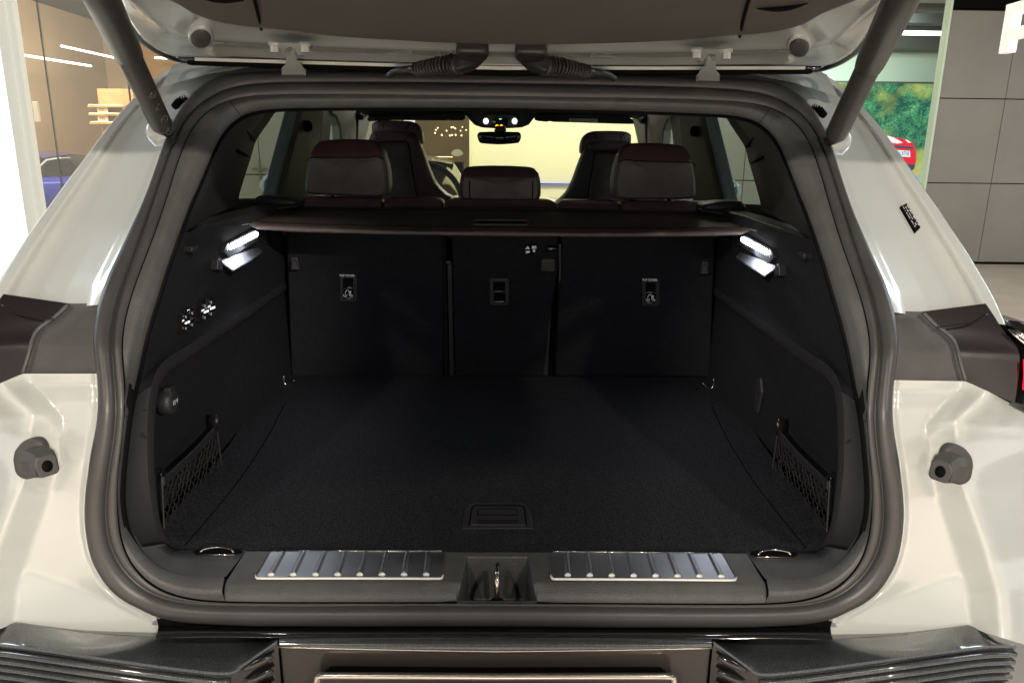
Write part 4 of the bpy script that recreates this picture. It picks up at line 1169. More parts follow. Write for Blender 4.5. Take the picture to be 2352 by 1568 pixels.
# central painted lip and insert
u0 = HRow([(1143,1463),(900,1463),(641,1464)], 16, -0.031)
u1 = HRow([(1143,1470),(900,1470),(641,1470)], 16, -0.040)
u2 = HRow([(1143,1488),(900,1486),(760,1482),(641,1478)], 16, -0.050)
u3 = HRow([(1143,1494),(900,1490),(760,1487),(641,1484)], 16, -0.046)
mesh('bumper_lip', *grid([rowfull(t) for t in (u0, u1, u2, u3)], flip=True), M['flake'], car)
w0 = [p+np.array([0, 0.004, 0]) for p in u3]
w1 = [np.array([p[0], -0.040, w0[0][2]-0.012]) for p in w0]
w2 = [np.array([p[0], -0.036, w0[0][2]-0.26]) for p in w0]
ins = mesh('bumper_insert', *grid([rowfull(t) for t in (w0, w1, w2)], flip=True), M['insert'], car)
mesh('chrome_line', *tube([p+np.array([0, -0.001, 0]) for p in rowfull(u3)], 0.0012, 6), M['steel'], ins)
# plate recess and frame
pr = [P(x, y, -0.041) for x, y in cat([(748,1600),(748,1545),(752,1534),(765,1530),(900,1531),(1143,1533)], 24)]
pr[-1][0] = 0
full = pr+[np.array([-p[0], p[1], p[2]]) for p in pr[::-1][1:]]
full = [np.array([p[0], p[1], p[2]]) for p in full]
full[0][2] -= 0.15; full[-1][2] = full[0][2]
fixn(mesh('plate_recess', *prism(full, (0, 0.01, 0)), M['black'], ins, smooth=False))
fp = [(727,1640),(727,1562),(731,1554),(740,1551),(900,1551.5),(1143,1553)]
fq = [P(x, y, -0.058) for x, y in cat(fp, 30)]
fq[-1][0] = 0
full = fq+[np.array([-p[0], p[1], p[2]]) for p in fq[::-1][1:]]
mesh('plate_frame', *tube(full, 0.0048, 8), M['steel'], ins)
fixn(mesh('plate_panel', *prism([p+np.array([0, 0.003, -0.003]) for p in full], (0, 0.006, 0)), M['gloss'], ins, smooth=False))
# wings
for mir, _ in SIDES:
    tb = cat([(638,1466),(560,1464),(460,1463),(354,1462),(200,1453),(80,1437),(33,1430),(0,1444),(-60,1480)], 40)
    te = cat([(637,1470),(600,1495),(560,1523),(526,1543),(430,1536),(260,1513),(100,1490),(0,1477),(-80,1474)], 40)
    top = []
    kk = []
    for i in range(40):
        xb = tb[i]
        top.append(PS(xb[0], xb[1], 0.010))
    for i in range(40):
        Y = -0.058 if te[i][0] < 527 else -0.058+0.010*(te[i][0]-527)/112
        if te[i][0] < 200: Y = -0.058+0.045*((200-te[i][0])/280.0)**1.5
        kk.append(P(te[i][0], te[i][1], Y))
    mid = [(a*0.5+b*0.5)+np.array([0, 0, 0.0015]) for a, b in zip(top, kk)]
    q3 = [(a*0.07+b*0.93)+np.array([0, 0, 0.0012]) for a, b in zip(top, kk)]
    k2 = [p+np.array([0, -0.0015, -0.003]) for p in kk]
    k3 = [p+np.array([0, 0.003, -0.006]) for p in k2]
    wg = mesh('bumper_wing', *grid([top, mid, q3, kk, k2, k3], flip=True), M['flake'], car, mir=mir, angle=24)
    k4 = [p+np.array([0, 0.0, -0.22]) for p in k3]
    mesh('wing_face', *grid([k3, k4], flip=True), M['gloss'], wg, mir=mir)
    # ribs following the outer edge
    base = [k2[i] for i in range(40) if te[i][0] < 534]
    for r in range(8):
        pa = [p+np.array([0, 0.001, -0.012-0.0122*r]) for p in base]
        # back slightly with rows further down
        mesh('bumper_rib', *tube(pa, 0.0044, 10), M['flake'], wg, mir=mir)
    # louvre slots in the bevelled face
    for r in range(3):
        a = P(628, 1500+32*r, -0.050); b = P(560, 1535+32*r, -0.056)
        L = [a+(b-a)*t for t in np.linspace(0, 1, 12)]
        mesh('louvre_slot', *tube([q+np.array([0.0, -0.004, 0]) for q in L], [0.001+0.005*math.sin(math.pi*min(1, 0.15+t*0.85)) for t in np.linspace(0, 1, 12)], 8), M['gloss'], wg, mir=mir)
    arc = [PS(x, y, -0.048) for x, y in []]

# =================================================================== tailgate (raised)
go = [(1151,151),(784,143),(447,131),(400,130),(360,113),(330,92),(308,66),(290,35),(276,5)]
gi = cat(go, 60)
gti = cat([(1151,105),(1000,101),(784,88),(690,79),(600,68),(534,62),(467,47),(427,30),(400,13),(384,0),(370,-16)], 60)
og = [PG(x, y, 0) for x, y in gi]; ti = [PG(x, y, 0.048) for x, y in gti]
og[0][0] = 0; ti[0][0] = 0
def ext(p, Y, hw, h=0.0):
    z = -h+ G0[2]-(Y-G0[1])*math.tan(math.radians(10))
    return np.array([-hw, Y, z])
og += [ext(None, 0.0, 0.475), ext(None, -0.15, 0.53), ext(None, -0.4, 0.57), ext(None, -0.58, 0.55), ext(None, -0.66, 0.45), ext(None, -0.68, 0.25), ext(None, -0.68, 0.0)]
ti += [ext(None, a_, b_, 0.048) for a_, b_ in ((-0.02, 0.415), (-0.15, 0.45), (-0.38, 0.48), (-0.52, 0.46), (-0.57, 0.38), (-0.58, 0.22), (-0.58, 0.0))]
og = cat([tuple(p) for p in og[::3]+[og[-1]]], 120) if False else og
og = cat([tuple(p) for p in og[:60:4]]+[tuple(p) for p in og[60:]], 120)
ti = cat([tuple(p) for p in ti[:60:4]]+[tuple(p) for p in ti[60:]], 120)
og[0][0] = 0; ti[0][0] = 0; og[-1][0] = 0; ti[-1][0] = 0
dn = -GN
rows = [og+GN*0.03+np.array([0, 0.004, 0]), og+GN*0.004, og]
tb_ = ti+GN*0.048
for t_, h_ in ((0.05, 0.0008), (0.12, 0.002), (0.30, 0.004), (0.38, 0.010), (0.48, 0.012), (0.86, 0.013), (0.93, 0.022), (1.05, 0.024)):
    rows.append(og+(tb_-og)*t_+dn*h_)
rows = [[np.array(p) for p in r] for r in rows]
gate = mesh('tailgate', *grid(rows), M['paint'], car, both=True)
gate['label'] = 'raised tailgate seen from below'
# outer skin
osk = [og+GN*0.03, og*np.array([0.7, 1, 1])+GN*0.06, og*np.array([0.0, 1, 1])+GN*0.07]
mesh('outer_skin', *grid([[np.array(p) for p in r] for r in osk]), M['paint'], gate, both=True)
# trim: rim rolls down then flat pan
cen = np.array([0, 0, 0])
def inset(t, k):
    out = []
    for p in t:
        q = np.array(p); Yc = -0.15
        out.append(np.array([q[0]*(1-k*1.0), q[1]+(Yc-q[1])*k, 0]))
    for p in out:
        p[2] = G0[2]-0.048-(p[1]-G0[1])*math.tan(math.radians(10))
    return out
t0_, t1_, t2_, t3_, t4_ = inset(ti, 0.0), inset(ti, 0.015), inset(ti, 0.05), inset(ti, 0.10), inset(ti, 0.6)
rowsT = [[p+GN*0.04 for p in t0_], [p+GN*0.012 for p in t0_], [p+GN*0.003 for p in t0_], [p+GN*0.0 for p in t1_], [p+dn*0.004 for p in t2_], [p+dn*0.006 for p in t3_], [p+dn*0.006 for p in t4_], [np.array([0, p[1], p[2]])+dn*0.006 for p in t4_]]
mesh('gate_trim', *grid(rowsT), M['gatetrim'], gate, both=True)
for mir, _ in SIDES:
    jl = [PG(x, y, 0.046+h) for x, y, h in [(600,68,-0.002),(599,62,0.002),(596,50,0.006),(592,30,0.009),(584,0,0.0095),(575,-30,0.0095)]]
    mesh('trim_joint', *tube(jl, 0.0022, 6), M['black'], gate, mir=mir)
    gr = [PG(x, y, 0.057) for x, y in cat([(440,-14),(480,-2),(520,3),(560,2)], 14)]
    mesh('grip_slot', *tube(gr, [0.0006+0.0022*math.sin(math.pi*k/13) for k in range(14)], 8), M['black'], gate, mir=mir)
    # gate stop
    c0 = PG(461, 85, 0.014)
    def disc(k): return [PG(461+k*24*math.cos(u), 85+k*19.5*math.sin(u), 0.014) for u in np.linspace(0, 2*math.pi, 30, endpoint=False)]
    fixn(mesh('stop_ring', *pillow(disc(1.22), dn, [(1.0, -0.006), (0.98, 0.0015), (0.84, 0.0015)]), M['paint'], gate, mir=mir))
    fixn(mesh('bump_stop', *pillow(disc(0.97), dn, [(1.0, -0.004), (1.0, 0.003), (0.9, 0.006), (0.3, 0.005)]), M['bufr'], gate, mir=mir))
    # hinge
    hx = 0.0
    br = [PG(x, y, 0.034) for x, y in [(619,101),(622,98),(711,100),(714,103),(712,107),(700,109),(692,112),(692,127),(683,127),(678,114),(672,110),(660,110),(655,114),(654,124),(646,123),(640,110),(630,107),(620,106)]]
    hg = fixn(mesh('hinge', *prism(br, (0, 0.03, 0.0015)), M['paint'], gate, smooth=False, mir=mir, bevel=0.0015))
    arm = [P(x, y, 0.31+0.145*(y-112)/60.0) for x, y in [(658,112),(672,112),(676,118),(676,138),(687,141),(689,150),(696,158),(696,172),(646,172),(646,156),(655,148),(656,128)]]
    fixn(mesh('hinge', *prism(arm, (0, 0.022, 0)), M['paint'], gate, smooth=False, mir=mir, bevel=0.0015))
    for bx in (631, 701):
        cb = PG(bx, 111, 0.036)
        mesh('bolt', *join(tube([cb+np.array([0, 0, 0.008]), cb+np.array([0, 0, 0.003])], 0.0085, 12), tube([cb+np.array([0, 0, 0.004]), cb+np.array([0, 0, -0.006])], 0.0062, 6)), M['paint'], gate, smooth=False, mir=mir)
# seal strip, white spoiler strip and black strip below the panel edge
def strip(ya, yb, Y, m, name, th=0.01, x0=447):
    a = cat([(1151, ya[1]), (784, ya[0]+(ya[1]-ya[0])*0.48), (x0, ya[0])], 20)
    b = cat([(1151, yb[1]), (784, yb[0]+(yb[1]-yb[0])*0.48), (x0, yb[0])], 20)
    A_ = [P(x, y, Y) for x, y in a]; B_ = [P(x, y, Y) for x, y in b]
    A_[0][0] = 0; B_[0][0] = 0
    rows = [[p+np.array([0, th, 0]) for p in A_], A_, B_, [p+np.array([0, th, 0]) for p in B_]]
    return mesh(name, *grid(rows), m, gate, both=True, smooth=False)
strip((129, 150), (136, 157), 0.462, M['black'], 'gap_strip')
strip((132.5, 153), (139.5, 160.5), 0.458, M['whitep'], 'spoiler_edge')
strip((139, 160), (148, 174), 0.464, M['black'], 'black_strip', 0.02, 430)
for mir, _ in SIDES:
    L = [PG(x, y, -0.012)+np.array([0, 0.006, 0]) for x, y in cat([(447,137),(415,136),(385,128),(352,112),(322,90),(300,66),(283,38),(268,5)], 30)]
    mesh('edge_strip', *tube(L, 0.0065, 8), M['gloss'], gate, mir=mir)
    # conduit
    gm = [PG(x, y, 0.030) for x, y in cat([(1048,113),(1052,107),(1070,105.5),(1100,106),(1118,109),(1122,115),(1118,124),(1100,127),(1062,125),(1050,119),(1048,113)], 31)[:-1]]
    gmo = fixn(mesh('grommet', *pillow(gm, dn, [(1, -0.01), (1.03, 0.0), (1.03, 0.006), (0.9, 0.010)]), M['hose'], gate, mir=mir))
    path = [(1094,112,0.31),(1098,122,0.315),(1086,138,0.33),(1066,147,0.35),(1048,149,0.365),(1020,150,0.38),(985,155,0.405),(948,160,0.435),(925,162,0.442),(905,166,0.45),(890,175,0.455)]
    pp = cat([tuple(P(x, y, Y)) for x, y, Y in path], 420)
    rs = []
    for i, q in enumerate(pp):
        t = i/419
        px = 1094-(t*204)
        r = 0.0125
        if t < 0.28: r = 0.0125+0.0015*math.sin(math.pi*min(1, t/0.28))
        elif t < 0.74: r = 0.0130-0.0025*(t-0.28)/0.46+0.0036*math.sin((t-0.28)/0.46*2*math.pi*14)
        else: r = 0.0085-0.004*(t-0.74)/0.26
        rs.append(r)
    mesh('wiring_conduit', *tube(pp, rs, 14), M['hose'], gate, mir=mir)

# power struts
for mir, sd in SIDES:
    b0 = P(371, 288, 0.335); m0 = P(292, 120, 0.205); u0_ = P(235, 0, 0.03)
    dirv = (u0_-m0)/np.linalg.norm(u0_-m0)
    end = u0_+dirv*0.36
    so = mesh('power_strut', *tube([b0+(m0-b0)*t for t in (0.0, 0.02, 0.97, 1.0)]+[], [0.0165, 0.0172, 0.0172, 0.0172], 28), M['strut'], car, mir=mir)
    mesh('strut_sleeve', *tube([m0-dirv*0.004, m0, m0+dirv*0.012, u0_, end], [0.0182, 0.0198, 0.0200, 0.0200, 0.0200], 28), M['strut'], so, mir=mir)
    mesh('strut_ring', *tube([m0-dirv*0.012, m0-dirv*0.007], 0.0190, 28), M['black'], so, mir=mir)
    mesh('strut_end', *tube([b0+(b0-m0)/np.linalg.norm(b0-m0)*0.02+np.array([0.006, 0, 0]), b0], [0.009, 0.0155], 16), M['gloss'], so, mir=mir)
    if not mir:
        axd = (m0-b0)/np.linalg.norm(m0-b0)
        for k in range(5):
            cpt = m0-axd*(0.075+0.029*k)
            view = (CAM-cpt); view -= axd*np.dot(view, axd); view /= np.linalg.norm(view)
            sdv = np.cross(axd, view)
            if sdv[0] < 0: sdv = -sdv
            nrm = (view*0.90+sdv*0.436)
            tg = np.cross(nrm, axd); cq = cpt+nrm*0.0175
            n = (4, 3, 12, 12, 3)[k]
            L = [cq+(tg*math.cos(a)+axd*math.sin(a))*0.0065 for a in np.linspace(0, 2*math.pi, n+1)]
            parts = [tube(L, 0.00045, 4)]
            if k in (0, 2, 3): parts.append(tube([cq-axd*0.003, cq+axd*0.003+tg*0.001], 0.0006, 4))
            mesh('warning_symbol', *join(*parts), M['pillar'], so)

# paint label on the far pillar: a small plate of illegible dark print
lbc = [PS(x, y, 0.0495) for x, y in [(2068,474),(2081,469),(2113,524),(2103,533)]]
n = np.cross(lbc[1]-lbc[0], lbc[3]-lbc[0]); n /= np.linalg.norm(n)
if n[1] > 0: n = -n
ld = fixn(mesh('data_label', *prism([p+n*0.002 for p in lbc], n*-0.02), M['black'], car, smooth=False))
rnd = random.Random(8)
for r in range(3):
    for k in range(20):
        if rnd.random() < 0.2: continue
        u = (r+0.5)/3; v = (k+0.3)/23
        a = lbc[0]+(lbc[1]-lbc[0])*u+(lbc[3]-lbc[0])*v
        du = (lbc[1]-lbc[0])*0.11*rnd.uniform(.4, 1); dv = (lbc[3]-lbc[0])*0.014*rnd.uniform(.4, 1.1)
        mesh('print_mark', [a-du-dv+n*0.0026, a+du-dv+n*0.0026, a+du+dv+n*0.0026, a-du+dv+n*0.0026], [(0, 1, 2, 3)], M['whitep'], ld, smooth=False)

# floor pan under the cabin so that no light leaks in
mesh('floor_pan', *box(-0.72, 0.72, 0.05, 3.1, 0.25, 0.30), M['black'], car, smooth=False)
for mir, _ in SIDES:
    mesh('inner_side', *box(-0.74, -0.62, 0.24, 1.15, 0.30, 1.16), M['black'], car, smooth=False, mir=mir)

# =================================================================== SHOWROOM
def struct(name, vf, m, smooth=False, parent=None, **k):
    o = mesh(name, *vf, m, parent, smooth=smooth, **k)
    if parent is None: o['kind'] = 'structure'
    return o
struct('floor', box(-9, 9, -9, 15, -0.05, 0.0), M['floor'])
ZC = 3.5
struct('ceiling', box(-9, 9, -9, 15, ZC, ZC+0.1), M['ceil'])
for k, (xa_, ya_, lb2) in enumerate(((-1.7, -2.2, 'linear ceiling lamp behind the car on the driver side'), (1.9, -1.9, 'linear ceiling lamp behind the car on the passenger side'), (-4.4, 0.4, 'linear ceiling lamp beside the car near the glass wall'), (4.4, 0.6, 'linear ceiling lamp beside the car near the grey panel wall'))):
    tag(mesh('ceiling_tube_lamp', *box(xa_-1.1, xa_+1.1, ya_-0.03, ya_+0.03, 3.30, 3.34), M['tube'], None, smooth=False), lb2, 'tube lamp', 'linear lamps over the rear of the car')
XL = -7.0
struct('wall_left', box(XL-0.1, XL, 2.5, 13.1, 0, ZC), M['tan'])
struct('wall_back_left', box(XL, -4.6, 13.0, 13.1, 0, ZC), M['tan'])
# grey panel walls: panels as pieces
YW = PZ(2250, 607, 0.0)[1]
def zat(x, y): return float(P(x, y, YW)[2])
zj = [0.03, zat(2230, 421), zat(2250, 227), zat(2260, 24)]
def panelwall(name, x0, x1, joints):
    w = struct(name, box(x0, x1, YW+0.03, YW+0.12, 0, zj[3]+0.02), M['black'])
    xs = [x0]+[j for j in joints if x0 < j < x1]+[x1]
    for a, b in zip(xs[:-1], xs[1:]):
        for c, d in zip(zj[:-1], zj[1:]):
            mesh('wall_panel', *box(a+0.004, b-0.004, YW, YW+0.034, c+0.006, d-0.006), M['greyp'], w, smooth=False, bevel=0.002)
    return w
xop = float(P(2130, 400, YW)[0]); xj1 = float(P(2150, 226, YW)[0]); xj2 = float(P(2297, 300, YW)[0])
dj = xj2-xj1
xo0 = float(P(1800, 300, YW)[0])
panelwall('wall_right', xop, xop+7*dj, [xj1+dj*k for k in range(0, 9)])
panelwall('wall_middle', 1.75, xo0, [1.75+0.0, 3.2])
xl0 = float(P(470, 300, YW)[0])
panelwall('wall_left_middle', xl0, -1.3, [float(P(597, 380, YW)[0]), -2.2])
# black fascia over the right wall with two recessed spots
fa = struct('wall_fascia', box(xop, xop+7*dj, YW-0.02, YW+0.1, zj[3]+0.02, ZC), M['black'])
struct('ceiling_soffit', box(xop-0.02, 9, 2.6, YW-0.03, zj[3]+0.30, zj[3]+0.4), M['black'])
for x, y in ((2343/1.0, 4), (2205, 3)):
    c = PZ(x, y, zj[3]+0.295)
    t = tag(mesh('ceiling_spotlight', *tube([c, c+np.array([0, 0, 0.012])], 0.07, 20), M['tube'], None), 'round recessed spotlight in the black soffit %s' % ('beside the white letter' if x > 2300 else 'above the grey panel wall, further from the letter'), 'spotlight', 'spotlights in the black soffit')
# corner post of the opening (white edge line)
tag(mesh('opening_post', *box(xop-0.035, xop-0.005, YW-0.03, YW+0.1, 0, ZC), M['seafoam'], None, smooth=False), 'slim pale post edging the grey wall beside the landscape screen', 'post')
# screen wall beyond the opening
YS = 12.0
struct('wall_screen_bay', box(1.5, 9, YS+0.05, YS+0.15, 0, ZC), M['seafoam'])
zt = float(P(2050, 118, YS)[2]); zm = float(P(2050, 192, YS)[2])
struct('bulkhead', box(2.0, 9, YS-0.4, YS+0.04, zt, ZC), M['ceil2'])
# ceiling beams seen through the opening
for k, Y in enumerate((8.6, 9.2, 9.9, 10.7, 11.3)):
    tag(mesh('ceiling_beam', *box(2.2, 8.9, Y, Y+(0.28 if k % 2 else 0.18), ZC-0.12-0.02*k, ZC-0.001), M['ceil2'], None, smooth=False), 'grey beam across the dark ceiling of the screen bay', 'ceiling beam', 'beams under the ceiling beyond the opening')
c0 = P(2060, 75, 9.5); c1 = P(2171, 78.5, 9.5)
tag(mesh('linear_lamp', *box(c0[0]-0.6, c1[0]+0.6, 9.5, 9.56, c0[2]-0.022, c0[2]+0.022), M['tube'], None, smooth=False), 'long white tube lamp hanging across the screen bay', 'tube lamp')
# screen: flat lit picture of foliage with a red car
scr = thing('display_screen', 'large lit screen showing green trees and the tail of a red car', 'screen', (5.0, YS, 0.0))
x0, x1 = float(P(1870, 300, YS)[0]), float(P(2200, 300, YS)[0])+0.3
z0 = 0.25
mesh('screen_frame', *box(x0-0.03, x1+0.03, YS, YS+0.04, z0-0.03, zm+0.03), M['ceil2'], scr, smooth=False)
ms = bpy.data.materials.new('foliage_picture'); ms.use_nodes = True
nt = ms.node_tree; nt.nodes.clear()
out = nt.nodes.new('ShaderNodeOutputMaterial'); em = nt.nodes.new('ShaderNodeEmission'); tc = nt.nodes.new('ShaderNodeTexCoord')
n1 = nt.nodes.new('ShaderNodeTexNoise'); n1.inputs['Scale'].default_value = 4.2; n1.inputs['Detail'].default_value = 12; n1.inputs['Roughness'].default_value = 0.72; n1.inputs['Distortion'].default_value = 0.6
n2 = nt.nodes.new('ShaderNodeTexVoronoi'); n2.inputs['Scale'].default_value = 30
n3 = nt.nodes.new('ShaderNodeTexNoise'); n3.inputs['Scale'].default_value = 1.1; n3.inputs['Detail'].default_value = 3
r1_ = nt.nodes.new('ShaderNodeValToRGB'); r2_ = nt.nodes.new('ShaderNodeValToRGB')
e = r1_.color_ramp.elements; e[0].position = 0.30; e[0].color = (0.02, 0.085, 0.06, 1); e[1].position = 0.66; e[1].color = (0.36, 0.60, 0.24, 1)
x_ = r1_.color_ramp.elements.new(0.5); x_.color = (0.07, 0.26, 0.12, 1)
e = r2_.color_ramp.elements; e[0].position = 0.5; e[0].color = (0, 0, 0, 1); e[1].position = 0.62; e[1].color = (1, 1, 1, 1)
ad = nt.nodes.new('ShaderNodeMath'); ad.operation = 'MULTIPLY_ADD'; ad.inputs[1].default_value = -0.22
mx = nt.nodes.new('ShaderNodeMixRGB'); mx.inputs[2].default_value = (0.62, 0.62, 0.10, 1)
sx = nt.nodes.new('ShaderNodeSeparateXYZ'); gr_ = nt.nodes.new('ShaderNodeMapRange'); mg = nt.nodes.new('ShaderNodeMixRGB'); mg.inputs[2].default_value = (0.42, 0.36, 0.18, 1)
gr_.inputs['From Min'].default_value = 1.35; gr_.inputs['From Max'].default_value = 0.95
mf_ = nt.nodes.new('ShaderNodeMath'); mf_.operation = 'MULTIPLY'; mf_.inputs[1].default_value = 0.45
lk = nt.links.new
lk(tc.outputs['Object'], n1.inputs['Vector']); lk(tc.outputs['Object'], n2.inputs['Vector']); lk(tc.outputs['Object'], n3.inputs['Vector'])
lk(n2.outputs['Distance'], ad.inputs[0]); lk(n1.outputs['Fac'], ad.inputs[2]); lk(ad.outputs[0], r1_.inputs['Fac'])
lk(n3.outputs['Fac'], r2_.inputs['Fac']); lk(r2_.outputs['Color'], mf_.inputs[0]); lk(mf_.outputs[0], mx.inputs[0]); lk(r1_.outputs['Color'], mx.inputs[1])
lk(tc.outputs['Object'], sx.inputs[0]); lk(sx.outputs['Z'], gr_.inputs['Value']); lk(gr_.outputs[0], mg.inputs[0]); lk(mx.outputs[0], mg.inputs[1])
lk(mg.outputs[0], em.inputs[0]); lk(em.outputs[0], out.inputs[0]); em.inputs[1].default_value = 0.95
mesh('screen_picture', *box(x0, x1, YS-0.01, YS, z0, zm), ms, scr, smooth=False)
def em_mat(nm, c, s=1.0): return mat(nm, c, 1.0, emit=c, estr=s*0.55, spec=0)
pr_ = em_mat('picture_red', (0.62, 0.03, 0.05)); pw = em_mat('picture_white', (0.8, 0.82, 0.85)); pk = em_mat('picture_dark', (0.05, 0.07, 0.10)); pdr = em_mat('picture_dark_red', (0.35, 0.04, 0.05)); ppl = em_mat('picture_plate', (0.60, 0.72, 0.80)); prd = em_mat('picture_road', (0.30, 0.36, 0.42))
def pic(nm, pts, m, d): return mesh(nm, [P(x, y, YS-0.010-d) for x, y in pts], [tuple(range(len(pts)))], m, scr, smooth=False)
pic('picture_road', [(1980,400),(2064,404),(2125,402),(2130,500),(1980,500)], prd, 0.002)
pic('picture_car', [(2000,300),(2040,312),(2085,322),(2098,328),(2104,350),(2104,372),(2100,385),(2060,388),(2000,388)], pr_, 0.006)
pic('picture_car', [(2030,310),(2052,316),(2074,328),(2060,330),(2040,326),(2030,322)], pw, 0.008)
pic('picture_car', [(2078,320),(2088,324),(2093,328),(2086,328)], pw, 0.008)
pic('picture_car', [(2040,333),(2098,338),(2096,343),(2040,338)], pk, 0.008)
pic('picture_car', [(2040,376),(2102,378),(2100,388),(2094,392),(2050,390)], pk, 0.008)
pic('picture_plate', [(2050,344),(2090,347),(2091,361),(2052,359)], ppl, 0.010)
text('plate_lettering', 'S21LX718', P(2071, 353, YS-0.024), (math.radians(90), 0, 0), 0.095, pk, scr, 0.001, 0.62)

# white letter on a side rail, standing out from the right
XS = 3.3
def LX(x, y): return PX(x, y, XS)
sg = thing('sign_letter', 'big white raised letter P high up before the grey panel wall', 'sign', tuple(map(float, LX(2300, 125))))
tl3, bl3 = LX(2311, 12), LX(2293.6, 124)
y_st = (tl3[1]+bl3[1])/2
ylast = LX(2352, 30)[1]
st_w = abs(LX(2313, 121)[1]-bl3[1])
zb_ = float(bl3[2]); ztp = float(LX(2311, 12)[2])
zl0 = float(LX(2316.4, 91.8)[2]); zl1 = float(LX(2320.6, 65.8)[2]); zh1 = float(LX(2325.4, 33.6)[2])
def lb_(ya, yb, za, zb2): return box(XS, XS+0.06, min(ya, yb), max(ya, yb), za, zb2)
bow = 0.95
hts = ztp-zb_
y0s = float(y_st); y1s = y0s-st_w
yend = y0s-hts*1.15
arc = []
zmid = (zl0+ztp)/2; ro = (ztp-zl0)/2; ri = (zh1-zl1)/2
outer = [(y0s, ztp), (yend+ro*0.7, ztp)]+[(yend+ro*0.7-ro*0.7*math.sin(a), zmid+ro*math.cos(a)) for a in np.linspace(0, math.pi, 14)][1:-1]+[(yend+ro*0.7, zl0), (y1s, zl0), (y1s, zb_), (y0s, zb_)]
# build as stem + ring pieces
stem = lb_(y0s, y1s, zb_, ztp)
ringo = [(y1s, ztp), (yend+ro*0.7, ztp)]+[(yend+ro*0.7-ro*0.7*math.sin(a), zmid+ro*math.cos(a)) for a in np.linspace(0, math.pi, 16)][1:-1]+[(yend+ro*0.7, zl0), (y1s, zl0)]
wth = (ztp-zh1)
ringi = []
for (a, b) in ringo:
    bb = zmid+(b-zmid)*(ri/ro); aa = a if a > yend+ro*0.7-1e-6 else yend+ro*0.7-(yend+ro*0.7-a)*(ri/ro)
    ringi.append((aa, bb))
rows = [[(XS, a, b) for a, b in ringo], [(XS+0.06, a, b) for a, b in ringo], [(XS+0.06, a, b) for a, b in ringi], [(XS, a, b) for a, b in ringi]]
vf = grid(rows+[rows[0]])
fixn(mesh('letter_face', *join(stem, vf), M['signw'], sg, smooth=False))

# cream wall ahead of the car and the tan bay next to it
struct('wall_cream', box(float(P(1084, 300, 9.0)[0]), 1.9, 9.0, 9.1, 0, ZC), M['cream'])
tag(mesh('column', *box(float(P(1078, 300, 8.9)[0]), float(P(1086, 300, 8.9)[0]), 8.9, 9.0, 0, ZC), M['cream'], None, smooth=False), 'slim cream column at the end of the bright cream wall', 'column')
struct('wall_tan_bay', box(-1.35, float(P(1078, 300, 11.0)[0])+0.4, 11.0, 11.1, 0, ZC), M['tan'])
lc = mesh('wall_strip', *box(0.2, 2.6, 8.95, 8.99, float(P(1330, 423, 8.95)[2])-0.006, float(P(1330, 423, 8.95)[2])+0.006), M['blues'], None, smooth=False)
tag(lc, 'thin blue strip along the foot of the cream wall', 'strip')
# small lamps
rnd = random.Random(3)
for k in range(16):
    x = 975+rnd.random()*98; y = 296+(x-975)*-0.06+rnd.random()*22
    c = P(x, y, 10.2+rnd.random()*0.5)
    tag(mesh('sparkle_lamp', *tube([c, c+np.array([0.012, 0, 0.012])], rnd.uniform(0.007, 0.014), 8), M['dots'], None), 'tiny amber lamp hanging in the tan bay beyond the windscreen', 'pendant lamp', 'tiny amber lamps in the tan bay')
c0, c1 = P(972, 366, 9.9), P(1046, 370, 9.9)
sh = thing('display_counter', 'dark counter with a yellow lit shelf in the tan bay', 'counter', (float(c0[0]), 9.9, 0))
mesh('counter_body', *box(c0[0]-0.6, c1[0]+0.1, 9.9, 10.3, 0, P(1000, 372, 9.9)[2]), M['ceil'], sh, smooth=False)
for k in range(9):
    a = P(996+5.5*k, 374, 9.88)
    mesh('shelf_item', *box(a[0], a[0]+0.022, 9.86, 9.9, a[2]-0.07, a[2]+0.05-0.02*(k % 3)), M['yellow'], sh, smooth=False)
mesh('strip_light', *box(P(990, 362, 9.9)[0], P(1040, 362, 9.9)[0], 9.86, 9.9, P(1000, 361, 9.9)[2], P(1000, 359.5, 9.9)[2]), M['yglow'], sh, smooth=False)
c = P(1050, 356, 9.6)
fan = [c+np.array([0.085*math.cos(a), 0, 0.075*math.sin(a)]) for a in np.linspace(0.1, math.pi-0.1, 14)]+[c+np.array([-0.03, 0, -0.02]), c+np.array([0.03, 0, -0.02])]
tag(fixn(mesh('fan_shade', *prism(fan, (0, 0.04, 0)), M['card'], None, smooth=False, bevel=0.004)), 'pale fan-shaped shade standing near the counter in the tan bay', 'lamp shade')

# left glazing: backlit column, glass partition and tubes, some standing in for reflections in the glass
YC = 4.2
colm = thing('backlit_column', 'glowing white column with a pale frame at the edge of the room', 'column', (float(P(40, 200, YC)[0]), YC, 0))
xa, xb = float(P(33+29, 250, YC)[0]), float(P(20, 250, YC)[0])
mesh('column_frame', *box(xb, xa, YC, YC+0.06, 0, 3.5), M['white'], colm, smooth=False, bevel=0.004)
mesh('frame_rib', *box(xb+(xa-xb)*0.55, xb+(xa-xb)*0.62, YC-0.012, YC, 0, 3.5), M['white'], colm, smooth=False)
mesh('light_panel', *box(xb-1.4, xb, YC+0.02, YC+0.2, 0, 3.5), M['whiteglow'], colm, smooth=False)
gp = thing('glass_partition', 'tall clear glass wall with thin dark joints behind the glowing column', 'glass wall', (-4, YC+0.9, 0))
gx = float(P(103, 150, YC+0.9)[0])
for a, b in ((-6.6, gx-0.004), (gx+0.004, float(P(294, 200, YC+0.9)[0]))):
    mesh('glass_pane', *box(a, b, YC+0.9, YC+0.912, 0, 3.45), M['pane'], gp, smooth=False)
mesh('joint', *box(gx-0.0025, gx+0.0025, YC+0.898, YC+0.914, 0, 3.45), M['ceil2'], gp, smooth=False)
